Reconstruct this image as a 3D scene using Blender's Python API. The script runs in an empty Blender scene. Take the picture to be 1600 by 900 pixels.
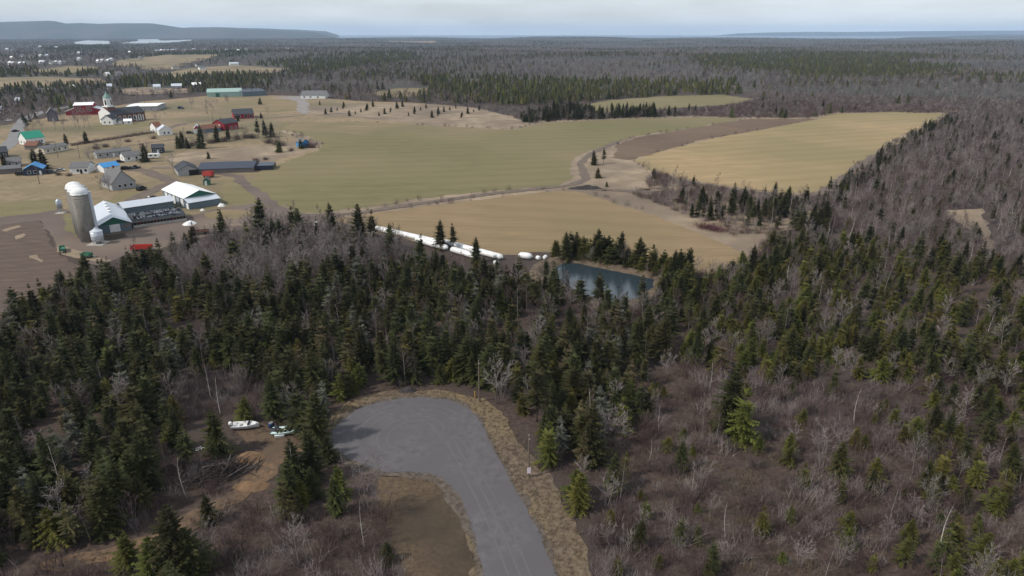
import bpy, bmesh, math, random
import numpy as np
from mathutils import Vector, Matrix, noise as mnoise
from mathutils.geometry import delaunay_2d_cdt
R = math.radians
# ------------------------------------------------------------------ camera, light, exposure
S = bpy.context.scene
CAM_H, PITCH, F = 65.0, R(20.5), 1067.0
cam_d = bpy.data.cameras.new('camera'); cam_d.lens = 24.0; cam_d.sensor_width = 36.0
cam_d.clip_start = 1.0; cam_d.clip_end = 120000.0
cam = bpy.data.objects.new('camera', cam_d); S.collection.objects.link(cam)
cam.location = (0, 0, CAM_H); cam.rotation_euler = (R(90) - PITCH, 0, 0); S.camera = cam
SUN_EL, SUN_AZ = R(44), R(-112)          # azimuth measured from +Y (view direction) clockwise
world = bpy.data.worlds.new('World'); S.world = world; world.use_nodes = True
wn, wl = world.node_tree.nodes, world.node_tree.links
wn.clear()
w_out = wn.new('ShaderNodeOutputWorld'); w_bg = wn.new('ShaderNodeBackground'); w_bg.inputs[1].default_value = 0.098
w_sky = wn.new('ShaderNodeTexSky'); w_sky.sky_type = 'NISHITA'; w_sky.sun_disc = False
w_sky.sun_elevation = SUN_EL; w_sky.sun_rotation = SUN_AZ; w_sky.air_density = 1.0; w_sky.dust_density = 1.2; w_sky.ozone_density = 1.5
w_tc = wn.new('ShaderNodeTexCoord'); w_map = wn.new('ShaderNodeMapping'); w_map.inputs['Scale'].default_value = (1.6, 1.6, 9)
w_no = wn.new('ShaderNodeTexNoise'); w_no.inputs['Scale'].default_value = 2.2; w_no.inputs['Detail'].default_value = 6
w_rmp = wn.new('ShaderNodeMapRange'); w_rmp.inputs[1].default_value = 0.35; w_rmp.inputs[2].default_value = 0.75
w_rmp.inputs[3].default_value = 0.45; w_rmp.inputs[4].default_value = 0.9
w_mix = wn.new('ShaderNodeMix'); w_mix.data_type = 'RGBA'
w_mix.inputs[7].default_value = (10.6, 11.3, 12.0, 1)
wl.new(w_tc.outputs['Generated'], w_map.inputs[0]); wl.new(w_map.outputs[0], w_no.inputs['Vector'])
wl.new(w_no.outputs[0], w_rmp.inputs[0]); wl.new(w_rmp.outputs[0], w_mix.inputs[0])
wl.new(w_sky.outputs[0], w_mix.inputs[6]); wl.new(w_mix.outputs[2], w_bg.inputs[0]); wl.new(w_bg.outputs[0], w_out.inputs[0])
sun_d = bpy.data.lights.new('sun', 'SUN'); sun_d.energy = 4.0; sun_d.angle = R(4); sun_d.color = (1.0, 0.93, 0.83)
sun = bpy.data.objects.new('sun', sun_d); S.collection.objects.link(sun)
sv = Vector((math.sin(SUN_AZ) * math.cos(SUN_EL), math.cos(SUN_AZ) * math.cos(SUN_EL), math.sin(SUN_EL)))
sun.rotation_euler = sv.to_track_quat('Z', 'Y').to_euler()
S.view_settings.view_transform = 'Standard'; S.view_settings.look = 'None'; S.view_settings.gamma = 1.0
S.view_settings.use_curve_mapping = False
S.view_settings.exposure = -0.12

# ------------------------------------------------------------------ pixel <-> ground
CP, SP = math.cos(PITCH), math.sin(PITCH)
def P(px, py, z=0.0):
    u, v = (px - 800) / F, (450 - py) / F
    d = Vector((u, CP + SP * v, -SP + CP * v))
    t = (z - CAM_H) / d.z
    return Vector((d.x * t, d.y * t, z))
def proj(x, y, z=0.0):
    dz = z - CAM_H
    dep = y * CP - dz * SP
    up = y * SP + dz * CP
    dep = np.maximum(dep, 1e-3)
    return 800 + F * x / dep, 450 - F * up / dep
def depth_of(p): return p.y * CP - (p.z - CAM_H) * SP
def inpoly(poly, X, Y):
    X = np.asarray(X, float); Y = np.asarray(Y, float)
    r = np.zeros(X.shape, bool); n = len(poly)
    for i in range(n):
        x0, y0 = poly[i]; x1, y1 = poly[(i + 1) % n]
        c = ((y0 > Y) != (y1 > Y))
        with np.errstate(divide='ignore', invalid='ignore'):
            xi = (x1 - x0) * (Y - y0) / (y1 - y0 if y1 != y0 else 1e-9) + x0
        r ^= c & (X < xi)
    return r
def hgt(x, y):
    d = math.hypot(x, y)
    a = min(max((d - 900) / 2500, 0), 1)
    if a <= 0: return 0.0
    n = mnoise.noise(Vector((x / 1500, y / 1100, 3.1))) + 0.5 * mnoise.noise(Vector((x / 600, y / 500, 7.7)))
    k = 26.0
    if x < -0.25 * y: k = 26.0 * max(0.0, 1 - (-0.25 * y - x) / 700.0); n -= 0.1
    return a * (k * n) - (2.0 if k == 0 else 0) * a

# ------------------------------------------------------------------ materials
MATS = {}
def lin(c): return tuple(c) + (1.0,)
def mat(name, c1, c2=None, scale=1.0, rough=0.9, c3=None, stretch=None, rot=0.0, coord='obj', bump=0.0, bscale=None, metal=0.0, rnd=0.0, detail=5.0, lo=0.35, hi=0.65, big=None, spec=0.25, lines=None):
    m = bpy.data.materials.new(name); m.use_nodes = True
    N, L = m.node_tree.nodes, m.node_tree.links
    b = N['Principled BSDF']; b.inputs['Roughness'].default_value = rough; b.inputs['Metallic'].default_value = metal
    b.inputs['Specular IOR Level'].default_value = spec
    if c2 is None: c2 = tuple(x * 0.8 for x in c1)
    if coord == 'pos': src = N.new('ShaderNodeNewGeometry').outputs['Position']
    else: src = N.new('ShaderNodeTexCoord').outputs['Object']
    mp = N.new('ShaderNodeMapping'); L.new(src, mp.inputs[0])
    mp.inputs['Rotation'].default_value = (0, 0, rot)
    if stretch: mp.inputs['Scale'].default_value = stretch
    no = N.new('ShaderNodeTexNoise'); no.inputs['Scale'].default_value = scale; no.inputs['Detail'].default_value = detail
    no.inputs['Roughness'].default_value = 0.62
    L.new(mp.outputs[0], no.inputs['Vector'])
    mr = N.new('ShaderNodeMapRange'); mr.inputs[1].default_value = lo; mr.inputs[2].default_value = hi
    L.new(no.outputs[0], mr.inputs[0])
    mx = N.new('ShaderNodeMix'); mx.data_type = 'RGBA'; mx.inputs[6].default_value = lin(c1); mx.inputs[7].default_value = lin(c2)
    L.new(mr.outputs[0], mx.inputs[0]); out = mx.outputs[2]
    if c3 is not None:
        n2 = N.new('ShaderNodeTexNoise'); n2.inputs['Scale'].default_value = big if big else scale * 0.13; n2.inputs['Detail'].default_value = 4
        L.new(src, n2.inputs['Vector'])
        r2 = N.new('ShaderNodeMapRange'); r2.inputs[1].default_value = 0.42; r2.inputs[2].default_value = 0.62; L.new(n2.outputs[0], r2.inputs[0])
        m2 = N.new('ShaderNodeMix'); m2.data_type = 'RGBA'; m2.inputs[7].default_value = lin(c3)
        L.new(r2.outputs[0], m2.inputs[0]); L.new(out, m2.inputs[6]); out = m2.outputs[2]
    if lines:
        wv = N.new('ShaderNodeTexWave'); m3 = N.new('ShaderNodeMapping'); m3.inputs['Rotation'].default_value = (0, 0, lines[1]); L.new(src, m3.inputs[0]); L.new(m3.outputs[0], wv.inputs['Vector'])
        wv.bands_direction = 'Y'; wv.inputs['Scale'].default_value = lines[0]; wv.inputs['Distortion'].default_value = 6; wv.inputs['Detail'].default_value = 4; wv.inputs['Detail Scale'].default_value = .25
        r3 = N.new('ShaderNodeMapRange'); r3.inputs[3].default_value = 1 - lines[2]; r3.inputs[4].default_value = 1 + lines[2]; L.new(wv.outputs['Fac'], r3.inputs[0])
        h3 = N.new('ShaderNodeHueSaturation'); L.new(r3.outputs[0], h3.inputs['Value']); L.new(out, h3.inputs['Color']); out = h3.outputs[0]
    if rnd > 0:
        oi = N.new('ShaderNodeObjectInfo')
        hs = N.new('ShaderNodeHueSaturation')
        a = N.new('ShaderNodeMapRange'); a.inputs[3].default_value = 1 - rnd; a.inputs[4].default_value = 1 + rnd; L.new(oi.outputs['Random'], a.inputs[0])
        L.new(a.outputs[0], hs.inputs['Value'])
        mlt = N.new('ShaderNodeMath'); mlt.operation = 'MULTIPLY'; mlt.inputs[1].default_value = 7.31; L.new(oi.outputs['Random'], mlt.inputs[0])
        fr = N.new('ShaderNodeMath'); fr.operation = 'FRACT'; L.new(mlt.outputs[0], fr.inputs[0])
        h = N.new('ShaderNodeMapRange'); h.inputs[3].default_value = 0.5 - 0.04 * min(1, rnd * 3); h.inputs[4].default_value = 0.5 + 0.03 * min(1, rnd * 3); L.new(fr.outputs[0], h.inputs[0])
        L.new(h.outputs[0], hs.inputs['Hue']); L.new(out, hs.inputs['Color']); out = hs.outputs[0]
    L.new(out, b.inputs['Base Color'])
    if bump > 0:
        bn = N.new('ShaderNodeTexNoise'); bn.inputs['Scale'].default_value = bscale or scale * 3; bn.inputs['Detail'].default_value = 4
        L.new(mp.outputs[0], bn.inputs['Vector'])
        bp = N.new('ShaderNodeBump'); bp.inputs['Strength'].default_value = min(1, bump); bp.inputs['Distance'].default_value = bump
        L.new(bn.outputs[0], bp.inputs['Height']); L.new(bp.outputs[0], b.inputs['Normal'])
    MATS[name] = m
    return m
# ground sheets (world position coords)
mat('forest_floor', (.03, .021, .018), (.09, .062, .049), 1.3, lo=.3, hi=.7, c3=(.05, .038, .034), coord='pos', bump=.3, bscale=1.2, big=.02)
mat('far_ground', (.05, .043, .04), (.075, .062, .05), .02, c3=(.04, .04, .034), coord='pos', big=.003)
mat('dry_grass', (.29, .22, .135), (.155, .112, .065), .22, lo=.28, hi=.72, c3=(.13, .11, .062), coord='pos', bump=.15, bscale=1.5, big=.013)
mat('scrub_grass', (.30, .235, .165), (.18, .135, .09), .09, c3=(.15, .115, .085), coord='pos', bump=.2, bscale=1.0, big=.02)
mat('verge_grass', (.165, .126, .09), (.075, .054, .038), 1.1, c3=(.16, .12, .07), coord='pos', bump=.2, bscale=3, big=.06)
mat('dark_lawn', (.05, .034, .023), (.125, .088, .053), 1.6, lo=.28, hi=.72, c3=(.045, .034, .024), coord='pos', bump=.1, bscale=3, big=.05)
mat('green_pasture', (.108, .10, .042), (.165, .142, .068), lines=(.022, R(-8), .045), scale= .22, lo=.25, hi=.75, c3=(.175, .142, .075), coord='pos', stretch=(.35, 1.6, 1), rot=R(-8), bump=.06, bscale=.8, big=.0075)
mat('hay_field', (.25, .175, .10), (.165, .12, .064), lines=(.022, R(12), .045), scale= .25, lo=.25, hi=.75, c3=(.175, .135, .068), coord='pos', stretch=(.3, 1.8, 1), rot=R(10), bump=.06, bscale=.8, big=.012)
mat('pale_field', (.34, .245, .135), (.22, .163, .082), lines=(.022, R(-22), .045), scale= .18, lo=.25, hi=.75, c3=(.205, .165, .08), coord='pos', stretch=(.35, 1.4, 1), rot=R(-20), bump=.06, bscale=.6, big=.008)
mat('stubble', (.22, .165, .095), (.16, .125, .065), .05, c3=(.15, .125, .065), coord='pos', stretch=(.2, 2.2, 1), rot=R(4), big=.02)
mat('tilled_soil', (.10, .066, .044), (.175, .12, .08), lines=(.05, R(-28), .08), scale= .25, lo=.3, hi=.75, c3=(.105, .07, .048), coord='pos', stretch=(.25, 1.8, 1), rot=R(-25), bump=.15, bscale=1, big=.012)
mat('ploughed_soil', (.072, .05, .041), (.12, .085, .065), lines=(.06, R(-20), .08), scale= .5, c3=(.088, .062, .05), coord='pos', stretch=(.3, 1.6, 1), rot=R(-20), bump=.15, bscale=1, big=.02)
mat('yard_dirt', (.125, .094, .082), (.09, .068, .058), .12, c3=(.155, .12, .095), coord='pos', bump=.08, bscale=1.2, big=.03)
mat('track_dirt', (.10, .078, .066), (.15, .118, .09), .3, c3=(.12, .09, .078), coord='pos', bump=.08, bscale=2, big=.04)
mat('clay', (.17, .105, .06), (.085, .06, .042), .9, c3=(.085, .06, .042), coord='pos', bump=.2, bscale=1.5, big=.06)
mat('asphalt', (.118, .111, .116), (.078, .074, .079), .7, lo=.3, hi=.7, detail=9, c3=(.09, .085, .09), coord='pos', bump=.03, bscale=8, big=.11, rough=.85)
mat('old_road', (.20, .19, .19), (.16, .155, .155), .2, coord='pos', rough=.85)
mat('gravel_yard', (.24, .22, .21), (.19, .175, .165), .2, coord='pos')
mat('bank', (.13, .098, .066), (.06, .044, .032), .5, coord='pos', bump=.3, bscale=2)
mat('hill_wood', (.05, .05, .048), (.075, .065, .06), .004, c3=(.035, .045, .035), coord='pos', big=.0011)
m = mat('pond_water', (.022, .034, .042), (.03, .044, .052), .05, rough=.16, coord='pos', bump=.03, bscale=1.2, spec=.8)
m = mat('sea_water', (.03, .07, .11), (.035, .075, .115), .001, rough=.35, coord='pos', spec=.5)
m = mat('bay_water', (.25, .28, .31), (.28, .31, .33), .002, rough=.25, coord='pos', spec=.5)
# vegetation
mat('needles_dark', (.024, .029, .008), (.052, .052, .014), .9, rnd=.32, rough=.8)
mat('needles_olive', (.052, .057, .009), (.09, .088, .015), .9, rnd=.3, rough=.8)
mat('needles_grey', (.12, .12, .098), (.07, .075, .052), .9, rnd=.25)
mat('needles_rust', (.085, .062, .03), (.06, .06, .026), .9, rnd=.25)
mat('bark_dark', (.06, .048, .04), (.09, .075, .062), 3)
mat('bark_grey', (.21, .185, .172), (.14, .122, .114), 2.5, rnd=.25)
mat('bark_white', (.52, .49, .45), (.30, .27, .245), 2.0, rnd=.12)
mat('twig_grey', (.25, .215, .203), (.16, .135, .13), 1, rnd=.3)
mat('twig_brown', (.102, .069, .064), (.066, .045, .042), 1, rnd=.3)
mat('twig_red', (.12, .045, .05), (.085, .04, .045), 1, rnd=.25)
mat('straw', (.165, .13, .094), (.10, .076, .054), 1, rnd=.3)
mat('tyre_wear', (.099, .093, .095), (.116, .108, .11), 1.5, coord='pos')
mat('shoulder', (.125, .105, .088), (.07, .055, .043), 1.2, coord='pos', bump=.05)
# built things
def solid(name, c, rough=.7, metal=0, var=.82, scale=1.2, bump=0): return mat(name, c, tuple(x * var for x in c), scale, rough, metal=metal, bump=bump)
solid('white_paint', (.74, .74, .72)); solid('cream', (.60, .54, .43)); solid('grey_siding', (.34, .34, .34)); solid('dark_siding', (.06, .065, .08))
solid('blue_siding', (.035, .045, .075)); solid('slate_wall', (.13, .17, .20)); solid('green_wall', (.035, .13, .085)); solid('pale_green', (.32, .46, .40))
solid('red_wall', (.26, .018, .028)); solid('red_trim', (.38, .05, .04)); solid('brick_wall', (.17, .085, .065), scale=3, var=.65); solid('purple_wall', (.11, .10, .13))
solid('metal_roof', (.56, .60, .66), .4, .25, .9); solid('white_roof', (.80, .81, .82), .5, 0, .94); solid('grey_shingle', (.15, .15, .155), .9, 0, .7, 2); solid('dark_shingle', (.055, .06, .07), .9, 0, .7, 2)
solid('navy_roof', (.022, .028, .05), .35); solid('blue_roof', (.05, .25, .55), .45, 0, .9); solid('teal_roof', (.035, .30, .20), .5); solid('brown_roof', (.17, .075, .05), .8); solid('green_roof', (.30, .42, .38), .5)
solid('weathered', (.20, .18, .165), .9, 0, .6, 3); solid('glass_dark', (.02, .022, .026), .15); solid('steel', (.42, .45, .48), .35, .6); solid('concrete', (.42, .40, .37), .9, 0, .7, .8)
mat('stave', (.25, .232, .205), (.14, .13, .115), .7, c3=(.20, .185, .165), stretch=(1, 1, .5), bump=.05, bscale=6, big=.25)
mat('dome', (.76, .76, .75), (.58, .585, .59), .6, rough=.45)
solid('plastic_white', (.74, .75, .75), .45, 0, .74, .5); solid('black', (.012, .012, .013), .5); solid('rubber', (.018, .018, .018), .8); solid('tarp', (.03, .033, .04), .5)
solid('red_paint', (.42, .035, .022), .5); solid('green_paint', (.05, .16, .10), .6); solid('mint', (.62, .78, .74), .4, 0, .9); solid('navy_paint', (.02, .04, .10), .5); solid('silver', (.45, .46, .48), .3, .5); solid('rust', (.14, .07, .05), .9)
solid('wood', (.17, .13, .10), .9, 0, .6, 4); solid('dead_wood', (.085, .068, .058), .95, 0, .5, 4); solid('yellow', (.55, .36, .04), .6); solid('pink_white', (.75, .66, .72), .6); solid('copper_green', (.16, .27, .24), .6); solid('stone_dark', (.05, .045, .045), .95, 0, .5, 2)
solid('wire', (.05, .05, .05), .6)

# ------------------------------------------------------------------ builders
class MB:
    def __init__(s): s.v = []; s.f = []
    def add(s, vs, fs):
        o = len(s.v); s.v += [tuple(v) for v in vs]; s.f += [tuple(i + o for i in f) for f in fs]; return s
    def box(s, x0, x1, y0, y1, z0, z1):
        return s.add([(x0,y0,z0),(x1,y0,z0),(x1,y1,z0),(x0,y1,z0),(x0,y0,z1),(x1,y0,z1),(x1,y1,z1),(x0,y1,z1)],
                     [(0,3,2,1),(4,5,6,7),(0,1,5,4),(1,2,6,5),(2,3,7,6),(3,0,4,7)])
    def tube(s, pts, rads, n=6, cap=True):
        pts = [Vector(p) for p in pts]; vs = []; fs = []
        for i, p in enumerate(pts):
            d = (pts[min(i + 1, len(pts) - 1)] - pts[max(i - 1, 0)]).normalized()
            a = d.orthogonal().normalized(); b = d.cross(a)
            for k in range(n):
                t = 2 * math.pi * k / n; vs.append(p + (a * math.cos(t) + b * math.sin(t)) * rads[i])
        for i in range(len(pts) - 1):
            for k in range(n):
                k2 = (k + 1) % n; fs.append((i*n+k, i*n+k2, (i+1)*n+k2, (i+1)*n+k))
        if cap: fs.append(tuple(range(n - 1, -1, -1))); fs.append(tuple((len(pts)-1)*n + k for k in range(n)))
        return s.add(vs, fs)
    def lathe(s, prof, n=20, cx=0, cy=0):
        vs = []; fs = []
        for r, z in prof:
            for k in range(n):
                t = 2 * math.pi * k / n; vs.append((cx + r * math.cos(t), cy + r * math.sin(t), z))
        for i in range(len(prof) - 1):
            for k in range(n):
                k2 = (k + 1) % n; fs.append((i*n+k, i*n+k2, (i+1)*n+k2, (i+1)*n+k))
        fs.append(tuple(range(n - 1, -1, -1))); fs.append(tuple((len(prof)-1)*n + k for k in range(n)))
        return s.add(vs, fs)
    def prism(s, prof, y0, y1):          # profile in x,z extruded along y
        n = len(prof); vs = [(x, y0, z) for x, z in prof] + [(x, y1, z) for x, z in prof]
        fs = [tuple(range(n)), tuple(range(2*n - 1, n - 1, -1))] + [(i, n + i, n + (i+1) % n, (i+1) % n) for i in range(n)]
        return s.add(vs, fs)
    def mesh(s, name, m, smooth=False):
        me = bpy.data.meshes.new(name); me.from_pydata(s.v, [], s.f)
        if m: me.materials.append(MATS[m])
        if smooth: me.polygons.foreach_set('use_smooth', [True] * len(me.polygons))
        me.update(); return me
    def build(s, name, m, parent=None, smooth=False, fix=True):
        me = s.mesh(name, m, smooth)
        if fix:
            bm = bmesh.new(); bm.from_mesh(me); bmesh.ops.recalc_face_normals(bm, faces=bm.faces); bm.to_mesh(me); bm.free()
        return link(name, me, parent)
COL = S.collection
def link(name, me, parent=None):
    o = bpy.data.objects.new(name, me); COL.objects.link(o)
    if parent: o.parent = parent
    return o
def tag(o, label, cat, group=None):
    o['label'] = label; o['category'] = cat
    if group: o['group'] = group
    return o
def thing(name, label, cat, loc, rz=0.0, group=None):
    o = bpy.data.objects.new(name, None); COL.objects.link(o); o.location = loc; o.rotation_euler = (0, 0, rz)
    o.empty_display_size = .5
    return tag(o, label, cat, group)
rng = random.Random(7); nrng = np.random.default_rng(11)

# ------------------------------------------------------------------ the setting: ground sheet, sea, hills
def ground_sheet():
    rs = [6.0]
    while rs[-1] < 10500: rs.append(rs[-1] * 1.045 + 1)
    na = 300; vs = [(0, 0, 0)]; fs = []
    for r in rs:
        for k in range(na):
            t = 2 * math.pi * k / na; x, y = r * math.sin(t), r * math.cos(t)
            z = hgt(x, y)
            if r > 8200:
                q = mnoise.noise(Vector((x / 2500, y / 2500, 1.3)))
                z -= max(0, (r - 9300 + 1200 * q)) * .06
            vs.append((x, y, max(z, -60)))
    for k in range(na): fs.append((0, 1 + (k + 1) % na, 1 + k))
    for i in range(len(rs) - 1):
        for k in range(na):
            k2 = (k + 1) % na; a = 1 + i * na
            fs.append((a + k, a + k2, a + na + k2, a + na + k))
    me = bpy.data.meshes.new('ground'); me.from_pydata(vs, [], fs)
    me.materials.append(MATS['forest_floor']); me.materials.append(MATS['far_ground'])
    for p in me.polygons:
        p.use_smooth = True
        if p.center.length > 900: p.material_index = 1
    bm = bmesh.new(); bm.from_mesh(me); bmesh.ops.recalc_face_normals(bm, faces=bm.faces)
    if sum(f.normal.z for f in bm.faces) < 0: bmesh.ops.reverse_faces(bm, faces=bm.faces)
    bm.to_mesh(me); bm.free()
    o = link('ground', me); o['kind'] = 'structure'; return o
ground_sheet()
def ring_sheet(name, m, r0, r1, z, na=96):
    b = MB(); vs = []; fs = []
    for r in (r0, r1):
        for k in range(na): t = 2 * math.pi * k / na; vs.append((r * math.sin(t), r * math.cos(t), z))
    for k in range(na): k2 = (k + 1) % na; fs.append((k, k2, na + k2, na + k))
    b.add(vs, fs); o = b.build(name, m); o['kind'] = 'structure'; return o
ring_sheet('sea', 'sea_water', 7600, 25500, -14.0)
SHEETS = []
def clip_low(poly, ymin):                  # keep traced outline below the horizon
    return [(x, max(y, ymin)) for x, y in poly]
def sheet(name, m, poly, z, grid=None, rough=1.0, world=False, clear=True):
    pts = [Vector((p[0], p[1])) for p in poly] if world else [P(*p).to_2d() for p in poly]
    if clear: SHEETS.append([(p.x, p.y) for p in pts])
    out = []
    dmid = sum(p.length for p in pts) / len(pts)
    step = max(1.2, dmid / 140)
    for i, a in enumerate(pts):
        b = pts[(i + 1) % len(pts)]; n = max(1, int((b - a).length / step))
        nrm = Vector((-(b - a).y, (b - a).x)).normalized() if (b - a).length > 0 else Vector((0, 0))
        for k in range(n):
            q = a.lerp(b, k / n)
            w = mnoise.noise(Vector((q.x / (step * 3), q.y / (step * 3), z * 50))) * step * .9 * rough
            w += mnoise.noise(Vector((q.x / (step * .8), q.y / (step * .8), 9 + z))) * step * .35 * rough
            out.append(q + nrm * w)
    n = len(out)
    xs = [p.x for p in out]; ys = [p.y for p in out]
    g = grid or max(4.0, (max(xs) - min(xs)) / 30)
    X, Y = np.meshgrid(np.arange(min(xs), max(xs), g), np.arange(min(ys), max(ys), g))
    ins = inpoly([(p.x, p.y) for p in out], X, Y)
    inner = [Vector((a, b)) for a, b in zip(X[ins], Y[ins])]
    res = delaunay_2d_cdt(out + inner, [], [list(range(n))], 1, 1e-4)
    vs = [(v.x, v.y, hgt(v.x, v.y) + z) for v in res[0]]
    me = bpy.data.meshes.new(name); me.from_pydata(vs, [], [tuple(f) for f in res[2]])
    me.materials.append(MATS[m])
    bm = bmesh.new(); bm.from_mesh(me); bmesh.ops.recalc_face_normals(bm, faces=bm.faces)
    if sum(f.normal.z for f in bm.faces) < 0: bmesh.ops.reverse_faces(bm, faces=bm.faces)
    bm.to_mesh(me); bm.free()
    o = link(name, me); o['kind'] = 'structure'; return o
def strip_poly(pts, width):               # polyline (pixels) -> world ribbon outline
    w = [P(*p).to_2d() for p in pts]; l = []; r = []
    for i, p in enumerate(w):
        d = (w[min(i + 1, len(w) - 1)] - w[max(i - 1, 0)]).normalized(); nn = Vector((-d.y, d.x)) * width / 2
        l.append(p + nn); r.append(p - nn)
    return [(q.x, q.y) for q in l] + [(q.x, q.y) for q in reversed(r)]

VILLAGE = [(-260,215),(0,196),(60,186),(130,172),(230,158),(320,150),(420,149),(480,150),(560,158),(640,160),(740,168),(800,182),(805,196),(700,197),(560,190),(460,192),(440,205),(500,235),(390,290),(440,320),(470,333),(400,350),(300,345),(180,360),(100,345),(0,350),(-260,380)]
sheet('grassland', 'dry_grass', VILLAGE, .03)
sheet('meadow', 'scrub_grass', [(390,292),(440,194),(800,190),(1100,180),(1300,172),(1485,174),(1460,196),(1380,238),(1300,296),(1240,312),(1290,330),(1200,372),(1180,404),(1085,436),(1000,412),(885,390),(780,400),(640,374),(530,356),(470,340)], .02, clear=False)
sheet('scrub_meadow', 'scrub_grass', [(250,246),(300,236),(350,232),(420,226),(480,222),(500,232),(470,240),(420,252),(390,262),(300,262)], .06)
sheet('scrub_meadow', 'scrub_grass', [(480,168),(560,163),(640,162),(740,168),(800,182),(830,196),(790,201),(700,197),(600,188),(540,182),(480,180)], .06)
sheet('lawn', 'green_pasture', [(355,279),(385,282),(415,303),(440,318),(430,334),(400,326),(350,318),(345,300)], .06)
sheet('lawn', 'green_pasture', [(185,302),(215,298),(222,303),(200,318),(175,322),(168,312)], .07)
sheet('lawn', 'green_pasture', [(0,318),(90,310),(100,326),(40,334),(0,340)], .07)
sheet('lawn', 'green_pasture', [(145,192),(240,191),(250,196),(170,203),(140,201)], .07)
sheet('lawn', 'stubble', [(330,160),(400,154),(470,156),(472,172),(420,176),(350,170)], .07)
sheet('field', 'green_pasture', [(385,290),(405,270),(450,250),(497,236),(505,224),(470,209),(440,203),(440,192),(560,190),(680,197),(800,203),(850,192),(980,186),(1110,184),(1160,186),(1080,200),(1000,212),(960,222),(925,234),(900,243),(888,258),(890,280),(870,290),(830,293),(740,301),(640,313),(560,326),(500,333),(470,331),(440,318),(415,303)], .09)
sheet('field', 'stubble', [(445,193),(560,191),(680,198),(790,203),(720,207),(640,204),(560,209),(490,207),(450,202)], .12, rough=2.5)
sheet('field', 'tilled_soil', [(972,222),(1000,214),(1060,204),(1130,192),(1170,186),(1278,186),(1190,202),(1100,217),(1040,234),(985,250),(958,246),(962,232)], .13)
sheet('field', 'pale_field', [(990,250),(1040,235),(1110,217),(1200,201),(1275,187),(1300,178),(1390,175),(1478,178),(1455,193),(1410,211),(1370,235),(1330,262),(1300,285),(1270,300),(1230,302),(1150,293),(1080,282),(1020,268)], .10)
sheet('field', 'hay_field', [(520,343),(600,331),(700,319),(800,306),(880,298),(915,302),(960,318),(1020,336),(1080,359),(1130,381),(1172,402),(1150,416),(1100,430),(1078,428),(1000,408),(940,392),(885,388),(850,394),(780,398),(700,380),(600,357),(540,350)], .10)
sheet('field', 'green_pasture', [(905,165),(960,156),(1040,150),(1130,148),(1178,155),(1150,163),(1060,169),(990,172),(935,178)], .10)
sheet('field', 'stubble', [(575,146),(620,138),(672,137),(670,147),(640,151),(600,152)], .10)
sheet('field', 'dry_grass', [(-150,124),(0,121),(70,119),(150,122),(185,129),(90,134),(0,141),(-150,150)], .5)
sheet('field', 'dry_grass', [(190,93),(260,86),(345,86),(300,96),(215,103),(170,100)], .5)
sheet('field', 'dry_grass', [(240,117),(290,104),(370,99),(450,104),(460,108),(400,113),(320,115),(255,122)], .5)
sheet('field', 'stubble', [(40,110),(110,102),(160,103),(130,111),(70,115)], .5)
sheet('field', 'dry_grass', [(205,100),(250,97),(290,99),(270,106),(225,107)], .5)
sheet('field', 'scrub_grass', [(160,141),(230,136),(300,139),(290,146),(200,149)], .5)
sheet('field', 'scrub_grass', [(600,63),(680,64),(690,67),(620,67)], 1.5)
sheet('scrub_meadow', 'scrub_grass', [(1290,171),(1400,167),(1490,168),(1500,174),(1390,174),(1300,177)], .05, clear=False)
sheet('ploughed_field', 'ploughed_soil', [(-300,370),(0,347),(55,343),(72,352),(78,372),(95,400),(120,412),(150,425),(128,446),(40,480),(0,500),(-300,600)], .07)
sheet('farmyard', 'yard_dirt', [(-120,352),(0,340),(60,333),(95,326),(112,331),(122,350),(150,345),(205,350),(290,340),(345,326),(400,318),(440,330),(530,338),(600,352),(590,362),(520,356),(440,350),(400,356),(330,368),(270,384),(200,398),(150,418),(95,395),(80,372),(60,345),(0,352)], .09)
sheet('grass_island', 'green_pasture', [(95,335),(110,333),(128,352),(122,372),(105,360)], .12, clear=False)
sheet('grass_island', 'stubble', [(318,333),(350,327),(395,330),(398,338),(360,343),(325,342)], .12, clear=False)
sheet('grass_island', 'dark_lawn', [(155,370),(195,364),(200,370),(170,378),(150,382)], .12, clear=False)
sheet('spoil_patch', 'scrub_grass', [(85,380),(100,384),(135,398),(175,408),(140,410),(110,402),(88,394)], .13, clear=False)
for pl in ([(3,361),(27,353),(29,355),(8,363)], [(22,375),(34,366),(40,363),(36,372),(24,378)], [(46,400),(60,398),(68,410),(52,408)], [(340,351),(385,350),(388,353),(345,355)]):
    sheet('spoil_patch', 'scrub_grass', pl, .14, clear=False)
sheet('driveway', 'track_dirt', strip_poly([(120,337),(190,322),(215,308),(240,297),(270,285),(230,268),(200,262)], 7), .12, world=True)
sheet('gravel_yard', 'gravel_yard', [(428,152),(470,150),(510,152),(480,156),(482,178),(466,178),(463,158)], .1)
sheet('road', 'old_road', strip_poly([(-120,275),(-30,250),(8,231),(24,216),(28,200),(38,186),(65,175),(105,167),(140,160)], 8.5), .12, rough=.2, world=True)
sheet('lane', 'track_dirt', strip_poly([(250,203),(300,190),(360,186),(430,184),(480,180),(560,176)], 4.5), .11, world=True)
sheet('lane', 'track_dirt', strip_poly([(130,240),(200,228),(300,214)], 3.0), .11, world=True)
sheet('driveway', 'yard_dirt', strip_poly([(235,262),(280,262),(330,271),(372,275),(385,290),(415,312),(440,332)], 5), .12, world=True)
sheet('field_track', 'track_dirt', strip_poly([(430,336),(500,337),(560,333),(650,319),(760,304),(850,294),(895,289),(916,280),(912,268),(906,256),(922,241),(966,221)], 4.2), .17, rough=.5, world=True)
sheet('track_verge', 'scrub_grass', [(880,292),(888,262),(896,246),(925,234),(965,226),(985,252),(1020,270),(1010,296),(960,300)], .07)
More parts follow.
